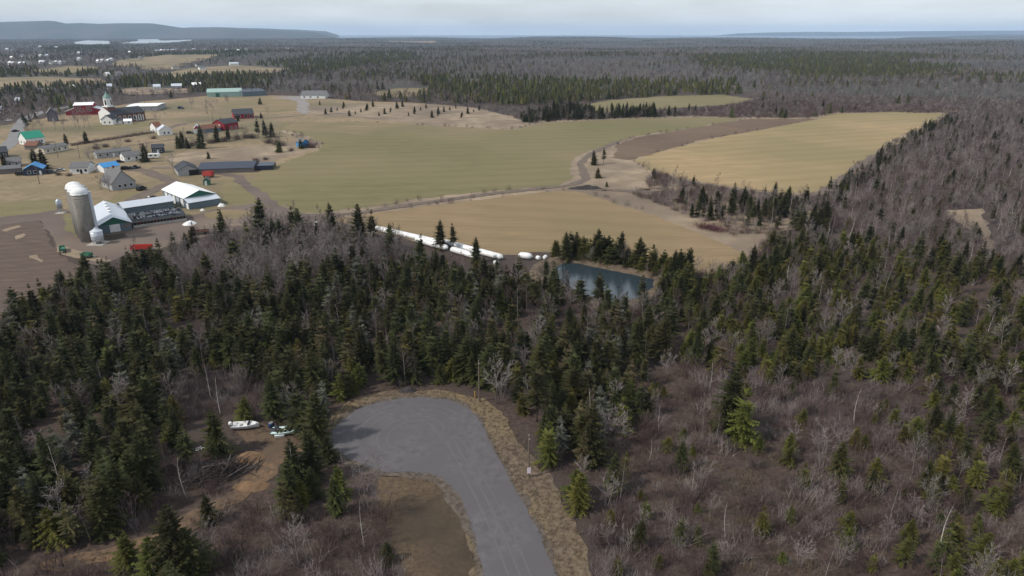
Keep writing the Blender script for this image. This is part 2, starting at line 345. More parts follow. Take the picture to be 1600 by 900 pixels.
sheet('track_verge', 'scrub_grass', strip_poly([(890,297),(960,305),(1030,328),(1090,352),(1140,372),(1200,372)], 9), .05, world=True)
sheet('field_track', 'track_dirt', strip_poly([(890,294),(950,297),(1010,300),(1070,300)], 4), .18, rough=.5, world=True)
sheet('field_track', 'track_dirt', strip_poly([(1060,282),(1150,297),(1240,307),(1285,302),(1320,276),(1365,245)], 4.5), .06, rough=.5, world=True)
sheet('clearing', 'scrub_grass', [(1470,330),(1535,326),(1545,360),(1555,392),(1535,390),(1525,362),(1490,345)], .05)
# turning circle and surroundings
TC = [(497,697),(508,686),(521,674),(536,655),(560,640),(590,630),(625,623),(660,621),(700,626),(730,637),(746,652),(760,680),(778,716),(800,756),(825,800),(850,850),(871,900),(1010,1250),(862,1250),(757,900),(746,860),(735,822),(722,785),(706,760),(690,748),(668,741),(640,739),(600,737),(570,729),(545,716),(525,706),(508,701)]
sheet('verge', 'verge_grass', [(478,700),(490,672),(515,645),(550,624),(600,612),(650,609),(710,612),(755,622),(792,655),(815,690),(848,725),(875,770),(905,830),(932,900),(1100,1250),(840,1250),(720,905),(640,745),(560,735),(500,715)], .05, grid=3)
sheet('grass_plot', 'dark_lawn', [(590,745),(650,744),(690,753),(712,775),(726,820),(738,870),(746,920),(800,1100),(680,1100),(650,930),(615,850),(598,790)], .09, grid=3)
sheet('road_shoulder', 'shoulder', [(490,699),(505,682),(518,668),(533,650),(558,636),(590,627),(625,620),(660,618),(702,623),(734,634),(750,650),(764,680),(783,716),(806,756),(832,800),(858,850),(880,900),(1025,1250),(845,1250),(744,900),(735,862),(724,826),(710,790),(696,768),(680,756),(660,749),(630,747),(595,744),(560,734),(535,721),(505,708)], .10, grid=3, rough=1.3)
sheet('road', 'asphalt', TC, .14, grid=3, rough=.55)
cc = P(640, 680)
for k, (r_a, a0, a1, w_) in enumerate([(4.2, 20, 250, .28), (5.9, 15, 255, .3), (8.3, 30, 190, .25), (9.9, 35, 200, .3), (6.8, 60, 200, .22)]):
    pts_ = [(cc.x + (r_a + .5 * math.sin(q * .03)) * math.cos(R(q)), cc.y + (r_a + .5 * math.sin(q * .03)) * math.sin(R(q))) for q in range(a0, a1, 6)]
    inn = [(cc.x + (r_a - w_ + .5 * math.sin(q * .03)) * math.cos(R(q)), cc.y + (r_a - w_ + .5 * math.sin(q * .03)) * math.sin(R(q))) for q in range(a0, a1, 6)]
    sheet('tyre_mark', 'tyre_wear', pts_ + inn[::-1], .146, grid=3, rough=.12, world=True, clear=False)
for k, (o_, w_) in enumerate([(-.55, .35), (.95, .35), (2.3, .3)]):
    l_ = [P(px_, py_).to_2d() + Vector((o_, 0)) for px_, py_ in [(700,690),(722,730),(748,780),(772,830),(795,890),(870,1100)]]
    sheet('tyre_mark', 'tyre_wear', [(q.x, q.y) for q in l_] + [(q.x + w_, q.y) for q in reversed(l_)], .15 + .004 * k, grid=3, rough=.12, world=True, clear=False)
sheet('dirt_track', 'clay', [(498,694),(455,672),(400,664),(372,672),(385,690),(420,692),(398,735),(360,770),(300,800),(250,835),(150,862),(60,880),(60,895),(200,872),(280,850),(330,810),(400,770),(425,740),(450,710),(480,705)], .07, grid=3)
# pond
POND = [(866,418),(880,410),(905,411),(925,416),(960,423),(1000,431),(1025,437),(1022,450),(1000,466),(960,474),(915,462),(880,445),(862,430)]
po = sheet('pond', 'pond_water', POND, .06, grid=4, rough=.4)
pw = [P(*p).to_2d() for p in POND]; bk = MB(); n = 90; prof = [(-.8, -.1), (.5, .45), (2.2, 1.0), (4.0, .7), (7, -.1)]
ctr = sum(pw, Vector((0, 0))) / len(pw); vs = []; fs = []
per = []
for i, a in enumerate(pw):
    b = pw[(i + 1) % len(pw)]
    for k in range(8): per.append(a.lerp(b, k / 8))
n = len(per)
for i, q in enumerate(per):
    d = (per[(i + 3) % n] - per[i - 3]).normalized(); nn = Vector((d.y, -d.x))
    if nn.dot(q - ctr) < 0: nn = -nn
    for (o_, z_) in prof:
        j = .35 * mnoise.noise(Vector((q.x * .5, q.y * .5, o_)))
        vs.append((q.x + nn.x * (o_ + j), q.y + nn.y * (o_ + j), z_ * (1 + j)))
m_ = len(prof)
for i in range(n):
    for k in range(m_ - 1):
        i2 = (i + 1) % n; fs.append((i*m_+k, i2*m_+k, i2*m_+k+1, i*m_+k+1))
o = bk.add(vs, fs).build('pond_bank', 'bank'); o['kind'] = 'structure'
# far inlet water
for pl in ([(115,66),(135,63),(170,64),(172,69),(140,70),(118,69)], [(185,68),(215,64),(215,61.5),(245,61),(252,63.5),(300,62),(298,64),(268,66.5),(230,68)], [(240,79),(275,77.5),(277,79),(244,80.5)]):
    sheet('inlet', 'bay_water', pl, 2.5, rough=.3)
# hills across the bay
def hills(name, prof, dist, thick, base=-20):
    vs = []; fs = []; nx = 240; ny = 14
    xs = [p[0] for p in prof]; ys = [p[1] for p in prof]
    for i in range(nx):
        px = xs[0] + (xs[-1] - xs[0]) * i / (nx - 1); top = float(np.interp(px, xs, ys))
        q = P(px, 60); dirv = Vector((q.x, q.y)).normalized()
        depf = dirv.y
        for k in range(ny):
            s = k / (ny - 1); d = (dist + thick * (s - .6)) / depf
            H = CAM_H + (51 - top) / F * dist * 1.06
            prof_k = math.sin(min(1, s / .6) * math.pi / 2) ** 1.3 if s <= .6 else math.cos((s - .6) / .4 * math.pi / 2)
            x, y = dirv.x * d, dirv.y * d
            z = base + (H - base) * prof_k * (1 + .10 * (1 - abs(s - .6)) * mnoise.noise(Vector((x / 900, y / 900, 2))) * (1 if s < .55 else .1))
            vs.append((x, y, z))
    for i in range(nx - 1):
        for k in range(ny - 1): fs.append((i*ny+k, (i+1)*ny+k, (i+1)*ny+k+1, i*ny+k+1))
    o = MB().add(vs, fs).build(name, 'hill_wood', smooth=True); o['kind'] = 'structure'
hills('hills', [(-300,40),(-120,38),(0,38.5),(40,37),(80,35.5),(92,36),(108,39),(130,38.3),(160,39.5),(190,38.5),(240,39),(265,42),(285,44.5),(320,45),(352,44),(390,46.5),(440,48),(490,50),(525,56)], 10500, 3000)
hills('hills', [(270,47),(300,43.8),(340,43.5),(400,45.5),(470,47),(510,49),(530,54)], 14500, 2500)
hills('far_coast', [(1100,56),(1150,52),(1200,50.6),(1260,49.8),(1330,50),(1420,49),(1500,48.4),(1600,48),(1700,47.5),(1900,48)], 20000, 2000)
hills('headland', [(1380,60),(1420,56.5),(1480,55.5),(1560,53.5),(1640,53),(1800,54)], 11500, 1200)

# ------------------------------------------------------------------ trees
def make_spruce(seed, H, Rd, whorls, per, nk, start=.10, wide=1.0, gap=0.0):   # layered boughs of flat sprays
    r = random.Random(seed); tr = MB(); cr = MB()
    bx, by = r.uniform(-.25, .25), r.uniform(-.25, .25)
    ax = lambda t: Vector((bx * t * t, by * t * t, H * t))
    rr = H * .0115; ab = r.random() * 6.28; am = r.uniform(.05, .28)
    tr.tube([ax(0) - Vector((0, 0, .3)), ax(.08), ax(.3), ax(.6), ax(.97)], [rr * 1.35, rr, rr * .8, rr * .5, .012], 6)
    for w in range(whorls):
        t = start + (1 - start) * (w + .5 * r.random()) / whorls
        if gap and r.random() < gap: continue
        env = (1 - t) ** .66 * (.6 + .4 * min(1, (t - start) / .16 + .35))
        nb = per if t < .85 else max(3, per - 2); a0 = r.random() * 6.28
        for b in range(nb):
            a = a0 + 6.283 * b / nb + r.uniform(-.35, .35)
            L = max(.3, Rd * env * r.uniform(.55, 1.25) * (1 + am * math.cos(a - ab + 2 * t)))
            el = -.38 + .95 * t + r.uniform(-.12, .12)
            d = Vector((math.cos(a) * math.cos(el), math.sin(a) * math.cos(el), math.sin(el))); sd = Vector((-math.sin(a), math.cos(a), 0))
            p0 = ax(t)
            def sp(s): return p0 + d * L * s - Vector((0, 0, .16 * L * s * s)) + Vector((0, 0, .10 * L * s ** 4))
            for k in range(nk):
                s = (k + .55) / nk; q = sp(s); bw = L / nk * .62 * wide
                sl = (.34 * L + .14) * (1 - .62 * s) * r.uniform(.8, 1.2)
                for sg in (-1, 1):
                    tip = q + d * sl * .75 + sd * sg * sl * .72 + Vector((0, 0, -.16 * sl + r.uniform(-.10, .14) * sl))
                    cr.add([q - d * bw * .5, q + d * bw * .9 + Vector((0, 0, .05)), tip], [(0, 1, 2)])
            q = sp(.72); cr.add([q - sd * .10 * wide, q + sd * .10 * wide, sp(1.08)], [(0, 1, 2)])
            if nk > 3:
                q = sp(.4); cr.add([sp(.12), sp(.75), q - Vector((0, 0, .22 * L + .1))], [(0, 1, 2)])
    cr.add([ax(.96) + Vector((.07, 0, 0)), ax(.96) + Vector((-.05, .06, 0)), ax(.96) + Vector((-.05, -.06, 0)), ax(1.03)], [(0, 1, 3), (1, 2, 3), (2, 0, 3)])
    return tr, cr
def low_conifer(seed, H, Rd):
    r = random.Random(seed); cr = MB(); tr = MB().tube([(0, 0, -.3), (0, 0, H * .4)], [.14, .08], 4)
    for k in range(5):
        z0 = H * (.10 + .17 * k); z1 = min(H * 1.0, z0 + H * .32); rad = Rd * (1 - .17 * k); vs = [(0, 0, z1)]; n = 9
        for i in range(n):
            a = 6.283 * i / n + r.random() * .4; q = rad * (r.uniform(.85, 1.1) if i % 2 else r.uniform(.4, .62)); vs.append((q * math.cos(a), q * math.sin(a), z0 + r.uniform(-.3, .3)))
        cr.add(vs, [(0, 1 + i, 1 + (i + 1) % n) for i in range(n)])
    return tr, cr
def make_bare(seed, H, spread, stems, n1, n2, n3, tw, up=.55, lean=.05):
    r = random.Random(seed); tr = MB(); cr = MB()
    def rv(s): return Vector((r.gauss(0, s), r.gauss(0, s), r.gauss(0, s)))
    def stick(p, q, w):
        d = (q - p); a = d.orthogonal().normalized(); a.rotate(Matrix.Rotation(r.random() * 6.28, 3, d.normalized())) if d.length > 1e-6 else None
        cr.add([p - a * w, p + a * w, q], [(0, 1, 2)])
    for s in range(stems):
        a = 6.283 * s / max(1, stems) + r.random(); ln = lean if stems == 1 else lean + .22
        top = Vector((math.cos(a) * ln * H * .8, math.sin(a) * ln * H * .8, H * r.uniform(.85, 1)))
        mid = top * .5 + rv(.03 * H); mid.z = top.z * .5
        base = Vector((math.cos(a) * .25 * (stems > 1), math.sin(a) * .25 * (stems > 1), -.3)); rad = H * .0095 / math.sqrt(max(1, stems * .6))
        crv = lambda t: base * (1 - t) ** 2 + mid * 2 * t * (1 - t) + top * t * t
        tr.tube([crv(t) for t in (0, .2, .4, .6, .8, 1)], [rad * k for k in (1.3, 1, .8, .6, .36, .1)], 5)
        m1 = max(3, n1 // stems)
        for i in range(m1):
            t = .28 + .7 * (i + r.random()) / m1; p = crv(t); az = r.random() * 6.283
            L1 = spread * (1.15 - t * .75) * r.uniform(.7, 1.15)
            d1 = Vector((math.cos(az), math.sin(az), up + .5 * t + r.uniform(-.2, .2))).normalized(); q1 = p + d1 * L1 + Vector((0, 0, .12 * L1))
            tr.tube([p, p + d1 * L1 * .5, q1], [rad * .42 * (1.15 - t), rad * .26 * (1.15 - t), .006], 3, cap=False)
            for j in range(n2):
                u = .25 + .75 * (j + r.random()) / n2; p2 = p.lerp(q1, u); d2 = (d1 * .8 + rv(.45) + Vector((0, 0, .25))).normalized(); L2 = L1 * .48 * r.uniform(.6, 1.2)
                q2 = p2 + d2 * L2; stick(p2, q2, tw * 1.5)
                for k in range(n3):
                    v = .2 + .8 * (k + r.random()) / n3; p3 = p2.lerp(q2, v); d3 = (d2 * .8 + rv(.5) + Vector((0, 0, .2))).normalized()
                    stick(p3, p3 + d3 * L2 * .55 * r.uniform(.6, 1.2), tw)
    return tr, cr
def make_shrub(seed, H, W, n, tw):
    r = random.Random(seed); cr = MB()
    for i in range(n):
        a = r.random() * 6.283; b = Vector((r.gauss(0, W * .22), r.gauss(0, W * .22), -.05)); ln = H * r.uniform(.5, 1.1)
        d = Vector((math.cos(a) * r.uniform(.05, .5) + b.x * .25, math.sin(a) * r.uniform(.05, .5) + b.y * .25, 1)).normalized(); q = b + d * ln
        s = d.orthogonal().normalized(); s.rotate(Matrix.Rotation(r.random() * 6.28, 3, d)); cr.add([b - s * tw, b + s * tw, q], [(0, 1, 2)])
        for k in range(4):
            p2 = b.lerp(q, r.uniform(.3, .9)); d2 = (d + Vector((r.gauss(0, .5), r.gauss(0, .5), .1))).normalized(); s2 = d2.orthogonal().normalized(); s2.rotate(Matrix.Rotation(r.random() * 6.28, 3, d2))
            cr.add([p2 - s2 * tw * .7, p2 + s2 * tw * .7, p2 + d2 * ln * r.uniform(.25, .5)], [(0, 1, 2)])
    return cr
def make_tuft(seed, H, n):
    r = random.Random(seed); cr = MB()
    for i in range(n):
        a = r.random() * 6.283; b = Vector((r.gauss(0, .25), r.gauss(0, .25), -.03)); q = b + Vector((math.cos(a) * r.uniform(.1, .5), math.sin(a) * r.uniform(.1, .5), H * r.uniform(.5, 1.1)))
        s = Vector((-math.sin(a), math.cos(a), 0)) * .035; cr.add([b - s, b + s, q], [(0, 1, 2)])
    return cr
def two(mbs, nm, mt, mc):   # meshes for trunk and crown
    return mbs[0].mesh(nm + '_trunk', mt, True), mbs[1].mesh(nm + '_crown', mc)
CON = []   # (trunk mesh, crown mesh, height, look)
for i, (H, Rd, wh, pr, nk, stt, mc, look, gap) in enumerate([
    (10.5, 3.0, 25, 8, 5, .06, 'needles_dark', 'dark green spruce', 0), (11.5, 2.7, 26, 7, 5, .14, 'needles_dark', 'dark green spruce', .08),
    (9.5, 3.1, 22, 8, 5, .05, 'needles_dark', 'dark green spruce', 0), (12.5, 2.7, 25, 7, 5, .26, 'needles_dark', 'dark green spruce', .16),
    (7.5, 2.5, 19, 8, 5, .04, 'needles_olive', 'olive green fir', 0), (9.0, 2.3, 21, 7, 5, .08, 'needles_olive', 'olive green fir', .05),
    (6.5, 2.6, 17, 8, 5, .04, 'needles_olive', 'olive green fir', 0),
    (10.5, 2.3, 23, 6, 4, .2, 'needles_grey', 'grey lichened spruce', .18), (10.0, 2.4, 21, 6, 4, .2, 'needles_rust', 'thin brownish spruce', .18),
    (11.0, 2.2, 22, 7, 5, .1, 'needles_dark', 'slender dark green spruce', .22), (8.5, 3.2, 17, 8, 5, .1, 'needles_dark', 'broad dark green spruce', .1), (12.0, 2.9, 20, 7, 5, .3, 'needles_dark', 'open-crowned dark green spruce', .3), (7.0, 2.2, 15, 7, 5, .06, 'needles_olive', 'ragged olive green fir', .15)]):
    H *= .92; tm, cm = two(make_spruce(100 + i, H, Rd * 1.08, wh, pr + 1, nk, stt, 1.3, gap), 'conifer_form', 'bark_dark', mc); CON.append((tm, cm, H, look))
BARE = []
for i, (H, sp_, st, n1, n2, n3, tw, mt, mc, look) in enumerate([
    (9.0, 3.0, 1, 20, 7, 6, .020, 'bark_grey', 'twig_grey', 'grey leafless tree'), (7.5, 3.0, 5, 25, 7, 5, .020, 'bark_grey', 'twig_grey', 'grey many-stemmed leafless tree'),
    (10.0, 2.3, 1, 22, 6, 6, .018, 'bark_grey', 'twig_brown', 'slim brown leafless tree'), (9.0, 1.9, 1, 16, 6, 5, .017, 'bark_white', 'twig_brown', 'leafless birch with white trunk'),
    (6.0, 2.5, 6, 26, 6, 6, .020, 'bark_grey', 'twig_brown', 'brown many-stemmed leafless tree')]):
    tm, cm = two(make_bare(300 + i, H, sp_, st, n1, n2, n3, tw), 'bare_form', mt, mc); BARE.append((tm, cm, H, look))
def form(mbs, mats_, k):     # one joined prototype for massed trees (kept outside the scene)
    me = bpy.data.meshes.new('tree_form'); v = []; f = []; mi = []
    for j, b in enumerate(mbs):
        o = len(v); v += b.v; f += [tuple(i + o for i in q) for q in b.f]; mi += [j] * len(b.f)
    me.from_pydata(v, [], f)
    for m_ in mats_: me.materials.append(MATS[m_])
    me.polygons.foreach_set('material_index', mi); me.update()
    return bpy.data.objects.new('tree_form_%02d' % k, me)
def joined(tm, cm, k):
    me = bpy.data.meshes.new('tree_form'); v = []; f = []; mi = []
    for j, b in enumerate((tm, cm)):
        o = len(v); v += [tuple(q.co) for q in b.vertices]; f += [tuple(i + o for i in q.vertices) for q in b.polygons]; mi += [j] * len(b.polygons)
    me.from_pydata(v, [], f); me.materials.append(tm.materials[0]); me.materials.append(cm.materials[0])
    me.polygons.foreach_set('material_index', mi); me.update(); return bpy.data.objects.new('tree_form_%02d' % k, me)
def scatter(name, label, cat, protos, pts, idx, scl, rotz, kind='stuff'):
    c = bpy.data.collections.new(name + '_forms')
    for o in protos: c.objects.link(o)
    me = bpy.data.meshes.new(name); me.from_pydata([tuple(p) for p in pts], [], [])
    n = len(pts)
    a = me.attributes.new('idx', 'INT', 'POINT'); a.data.foreach_set('value', np.asarray(idx, np.int32))
    a = me.attributes.new('scl', 'FLOAT_VECTOR', 'POINT'); a.data.foreach_set('vector', np.asarray(scl, np.float32).reshape(n, 3).ravel())
    rv = np.zeros((n, 3), np.float32); rv[:, 2] = rotz; rv[:, 0] = nrng.normal(0, .03, n); rv[:, 1] = nrng.normal(0, .03, n)
    a = me.attributes.new('rot', 'FLOAT_VECTOR', 'POINT'); a.data.foreach_set('vector', rv.ravel())
    o = link(name, me); o['kind'] = kind; tag(o, label, cat)
    g = bpy.data.node_groups.new(name, 'GeometryNodeTree')
    g.interface.new_socket('Geometry', in_out='INPUT', socket_type='NodeSocketGeometry'); g.interface.new_socket('Geometry', in_out='OUTPUT', socket_type='NodeSocketGeometry')
    N, L = g.nodes, g.links; gi = N.new('NodeGroupInput'); go = N.new('NodeGroupOutput'); ip = N.new('GeometryNodeInstanceOnPoints'); ci = N.new('GeometryNodeCollectionInfo')
    ci.inputs['Collection'].default_value = c; ci.inputs['Separate Children'].default_value = True; ci.inputs['Reset Children'].default_value = True
    def attr(nm, t):
        q = N.new('GeometryNodeInputNamedAttribute'); q.data_type = t; q.inputs[0].default_value = nm; return [s for s in q.outputs if s.enabled and s.name == 'Attribute'][0]
    L.new(gi.outputs[0], ip.inputs['Points']); L.new(ci.outputs[0], ip.inputs['Instance']); ip.inputs['Pick Instance'].default_value = True
    L.new(attr('idx', 'INT'), ip.inputs['Instance Index']); e = N.new('FunctionNodeEulerToRotation'); L.new(attr('rot', 'FLOAT_VECTOR'), e.inputs[0]); L.new(e.outputs[0], ip.inputs['Rotation'])
    L.new(attr('scl', 'FLOAT_VECTOR'), ip.inputs['Scale']); L.new(ip.outputs[0], go.inputs[0])
    md = o.modifiers.new('scatter', 'NODES'); md.node_group = g
    return o

# zones traced by the base of the trees: (outline, conifer share, bare share, shrub share, mix of conifer looks)
D, O, G, U = [0, 1, 2, 3, 9, 10, 11], [4, 5, 6, 12], [7], [8]
ZONES = [
 ('clump', [(428,776),(450,756),(500,745),(552,760),(550,800),(500,822),(445,818)], 1.2, 0, .3, [0, 2, 9, 10, 4, 6], .85),
 ('open', [(420,812),(600,792),(640,850),(700,960),(620,1100),(-50,1100),(-50,905),(100,895),(250,862),(330,815),(400,775)], .055, .05, .95, D + O, .75),
 ('open2', [(238,748),(300,690),(345,725),(380,730),(330,790),(250,832),(205,830)], .03, .06, .9, D, .8),
 ('glade', [(250,600),(300,575),(390,585),(430,620),(425,655),(350,660),(280,650)], .10, .13, .9, D, .8),
 ('yardedge', [(140,440),(200,420),(265,398),(335,380),(350,392),(300,410),(250,425),(170,452)], .62, .15, .4, D + U, .8),
 ('greywood', [(262,425),(335,384),(440,360),(560,368),(620,390),(655,408),(560,440),(470,455),(400,470),(330,470),(280,455)], .10, .88, .5, D + U, 1.2),
 ('pondrow', [(866,402),(885,396),(960,408),(1030,424),(1078,434),(1085,470),(1040,485),(1000,476),(1028,452),(1028,437),(1000,429),(950,419),(900,408),(872,410)], .95, .1, .4, [0, 2, 4, 5], .72),
 ('spruce', [(-350,640),(-60,515),(0,500),(130,452),(250,425),(330,470),(470,455),(640,420),(700,430),(760,440),(845,455),(880,500),(960,520),(1030,515),(1060,500),(1040,560),(1010,620),(985,700),(940,735),(890,740),(850,690),(815,650),(770,612),(700,604),(610,604),(545,618),(500,645),(478,690),(440,665),(350,655),(250,600),(290,690),(230,760),(205,830),(100,868),(0,895),(-350,1000)], .92, .15, .4, D * 3 + U * 2 + G * 2 + [5, 5, 6, 12, 4], .88),
 ('pondside', [(845,455),(862,440),(900,470),(960,484),(1030,470),(1060,500),(1030,515),(960,520),(880,500)], .42, .2, .8, D, .72),
 ('tubeside', [(560,440),(655,408),(760,418),(850,430),(862,440),(845,455),(760,440),(700,430),(640,420)], .10, .2, .6, D, .6),
 ('roadside', [(790,640),(850,690),(890,740),(960,735),(1000,760),(960,800),(920,850),(880,770),(830,700)], .25, .14, .7, D + O, .8),
 ('young', [(1075,490),(1100,440),(1180,405),(1290,375),(1380,392),(1500,410),(1620,425),(1900,470),(1900,590),(1620,560),(1500,585),(1380,612),(1220,600),(1100,590),(1060,560)], .80, .18, .6, O * 4 + D + U, .74),
 ('purple', [(985,700),(1010,620),(1060,560),(1220,600),(1380,612),(1420,640),(1400,720),(1380,800),(1400,1100),(960,1100),(918,900),(920,850),(1000,760)], .23, .22, 1.0, O * 3 + [0, 9], .52),
 ('right', [(1380,612),(1500,585),(1620,560),(1900,590),(1900,1150),(1400,1100),(1380,800),(1400,720),(1420,640)], .58, .2, .9, O * 4 + D, .62),
 ('midbrush', [(1080,440),(1180,400),(1205,372),(1290,368),(1290,382),(1180,412),(1110,440),(1085,475)], .06, .35, 1.0, O, .7),
 ('streamwood', [(1060,312),(1130,316),(1220,320),(1290,318),(1300,366),(1230,362),(1150,350),(1080,340)], .45, .38, .6, D, .75),
 ('brushstrip', [(935,268),(990,258),(1080,290),(1240,312),(1290,322),(1210,372),(1150,374),(1090,350),(1010,310),(950,290)], .02, .18, .95, D, .6),
 ('fieldedge', [(1290,300),(1330,272),(1380,240),(1425,212),(1480,184),(1500,190),(1440,222),(1400,252),(1350,290),(1310,318)], .7, .25, .4, D + O, .62),
 ('greyright', [(1290,318),(1350,290),(1400,252),(1440,222),(1500,186),(1620,176),(2000,190),(2000,430),(1620,425),(1500,410),(1380,392),(1290,375)], .12, .72, .6, O + D + U, .62),
 ('lowbrush', [(1000,178),(1100,172),(1180,160),(1300,158),(1400,165),(1500,170),(1480,176),(1300,176),(1265,184),(1170,184),(1100,182)], .01, .05, 1.0, D, .7),
 ('hedgerow', [(800,194),(830,180),(900,170),(940,180),(1000,178),(1060,182),(980,184),(860,190)], .75, .2, .6, D, .9),
]
def wmask_clear(X, Y, grow=0):
    m_ = np.zeros(X.shape, bool)
    for s in SHEETS: m_ |= inpoly(s, X, Y)
    return m_
con_pts, bare_pts, shrub_pts = [], [], []
sp_ = 3.1
gx, gy = np.meshgrid(np.arange(-560, 700, sp_), np.arange(24, 760, sp_))
gx = gx + nrng.uniform(-1.4, 1.4, gx.shape); gy = gy + nrng.uniform(-1.4, 1.4, gy.shape)
gx, gy = gx.ravel(), gy.ravel()
px, py = proj(gx, gy); ok = (px > -330) & (px < 1930) & (py < 1120); gx, gy, px, py = gx[ok], gy[ok], px[ok], py[ok]
clearm = wmask_clear(gx, gy)
free = ~clearm
zone_of = np.full(gx.shape, -1)
for zi, z in enumerate(ZONES):
    m_ = (zone_of < 0) & free & inpoly(z[1], px, py); zone_of[m_] = zi
und = (zone_of < 0) & free & (px > 380) & (py < 330)
patch = np.array([mnoise.noise(Vector((x / 22, y / 22, 5))) for x, y in zip(gx, gy)])
for zi, z in enumerate(ZONES):
    sel = np.where(zone_of == zi)[0]
    u = nrng.random(len(sel)); cs = np.clip(z[2] * (1 + 1.1 * patch[sel]) , 0, .97); dist = np.hypot(gx[sel], gy[sel])
    keep = np.where(dist < 330, 1.0, .75)
    for i, uu, c, k in zip(sel, u, cs, keep):
        if uu < c * k * .86: con_pts.append((gx[i], gy[i], z[5][rng.randrange(len(z[5]))], z[6] * rng.choice([rng.uniform(.45, .8), rng.uniform(.7, 1.1), rng.uniform(.9, 1.25)]), zi))
        if z[0] == 'spruce' and rng.random() < .38 * c: con_pts.append((gx[i] + rng.uniform(1, 2), gy[i] + rng.uniform(-1.5, 1.5), z[5][rng.randrange(len(z[5]))], z[6] * rng.uniform(.5, 1.0), zi))
        if c * k * .86 <= uu < (c + z[3]) * k * .9:
            b = rng.choice([0, 0, 0, 1, 2]) if z[0] == 'greywood' else rng.choice([0, 0, 0, 1, 2, 2, 2, 4, 4, 3]) if z[0] not in ('purple', 'open', 'open2', 'glade') else rng.choice([4, 4, 4, 1, 1, 2, 0, 3])
            bare_pts.append((gx[i], gy[i], b, (z[6] * .5 + .45) * rng.uniform(.65, 1.15), zi))
    ns = len(sel); rep = 3 if z[4] > .85 else 2 if z[4] > .75 else 1
    for _ in range(rep):
        us = nrng.random(ns)
        for i, uu in zip(sel, us):
            if uu < z[4]: shrub_pts.append((gx[i] + rng.uniform(-1.5, 1.5), gy[i] + rng.uniform(-1.5, 1.5), 4 if patch[i] < -.22 and rng.random() < .6 else 5 if rng.random() < .12 else rng.randrange(4), rng.uniform(.4, 1.0) ** 1.3 * 1.35))
PR = [i for i, z in enumerate(ZONES) if z[0] == 'pondrow'][0]
row = [P(*q) for q in [(874,403),(900,403),(950,411),(1000,422),(1040,431),(1072,440),(1078,455),(1060,468)]]
for a_, b_ in zip(row, row[1:]):
    n_ = max(1, int((b_ - a_).length / .95))
    for k in range(n_):
        q = a_.lerp(b_, k / n_) + Vector((rng.gauss(0, .9), rng.gauss(1.0, 1.5), 0)); con_pts.append((q.x, q.y, rng.choice([0, 2, 4, 5, 6, 10, 12]), rng.uniform(.8, 1.1), PR))
        if rng.random() < .5: shrub_pts.append((q.x + rng.uniform(-2, 2), q.y - rng.uniform(1, 3), rng.randrange(4), rng.uniform(.5, 1)))
for i in np.where(und)[0]:
    if rng.random() < .35: shrub_pts.append((gx[i], gy[i], rng.randrange(4), rng.uniform(.5, 1)))

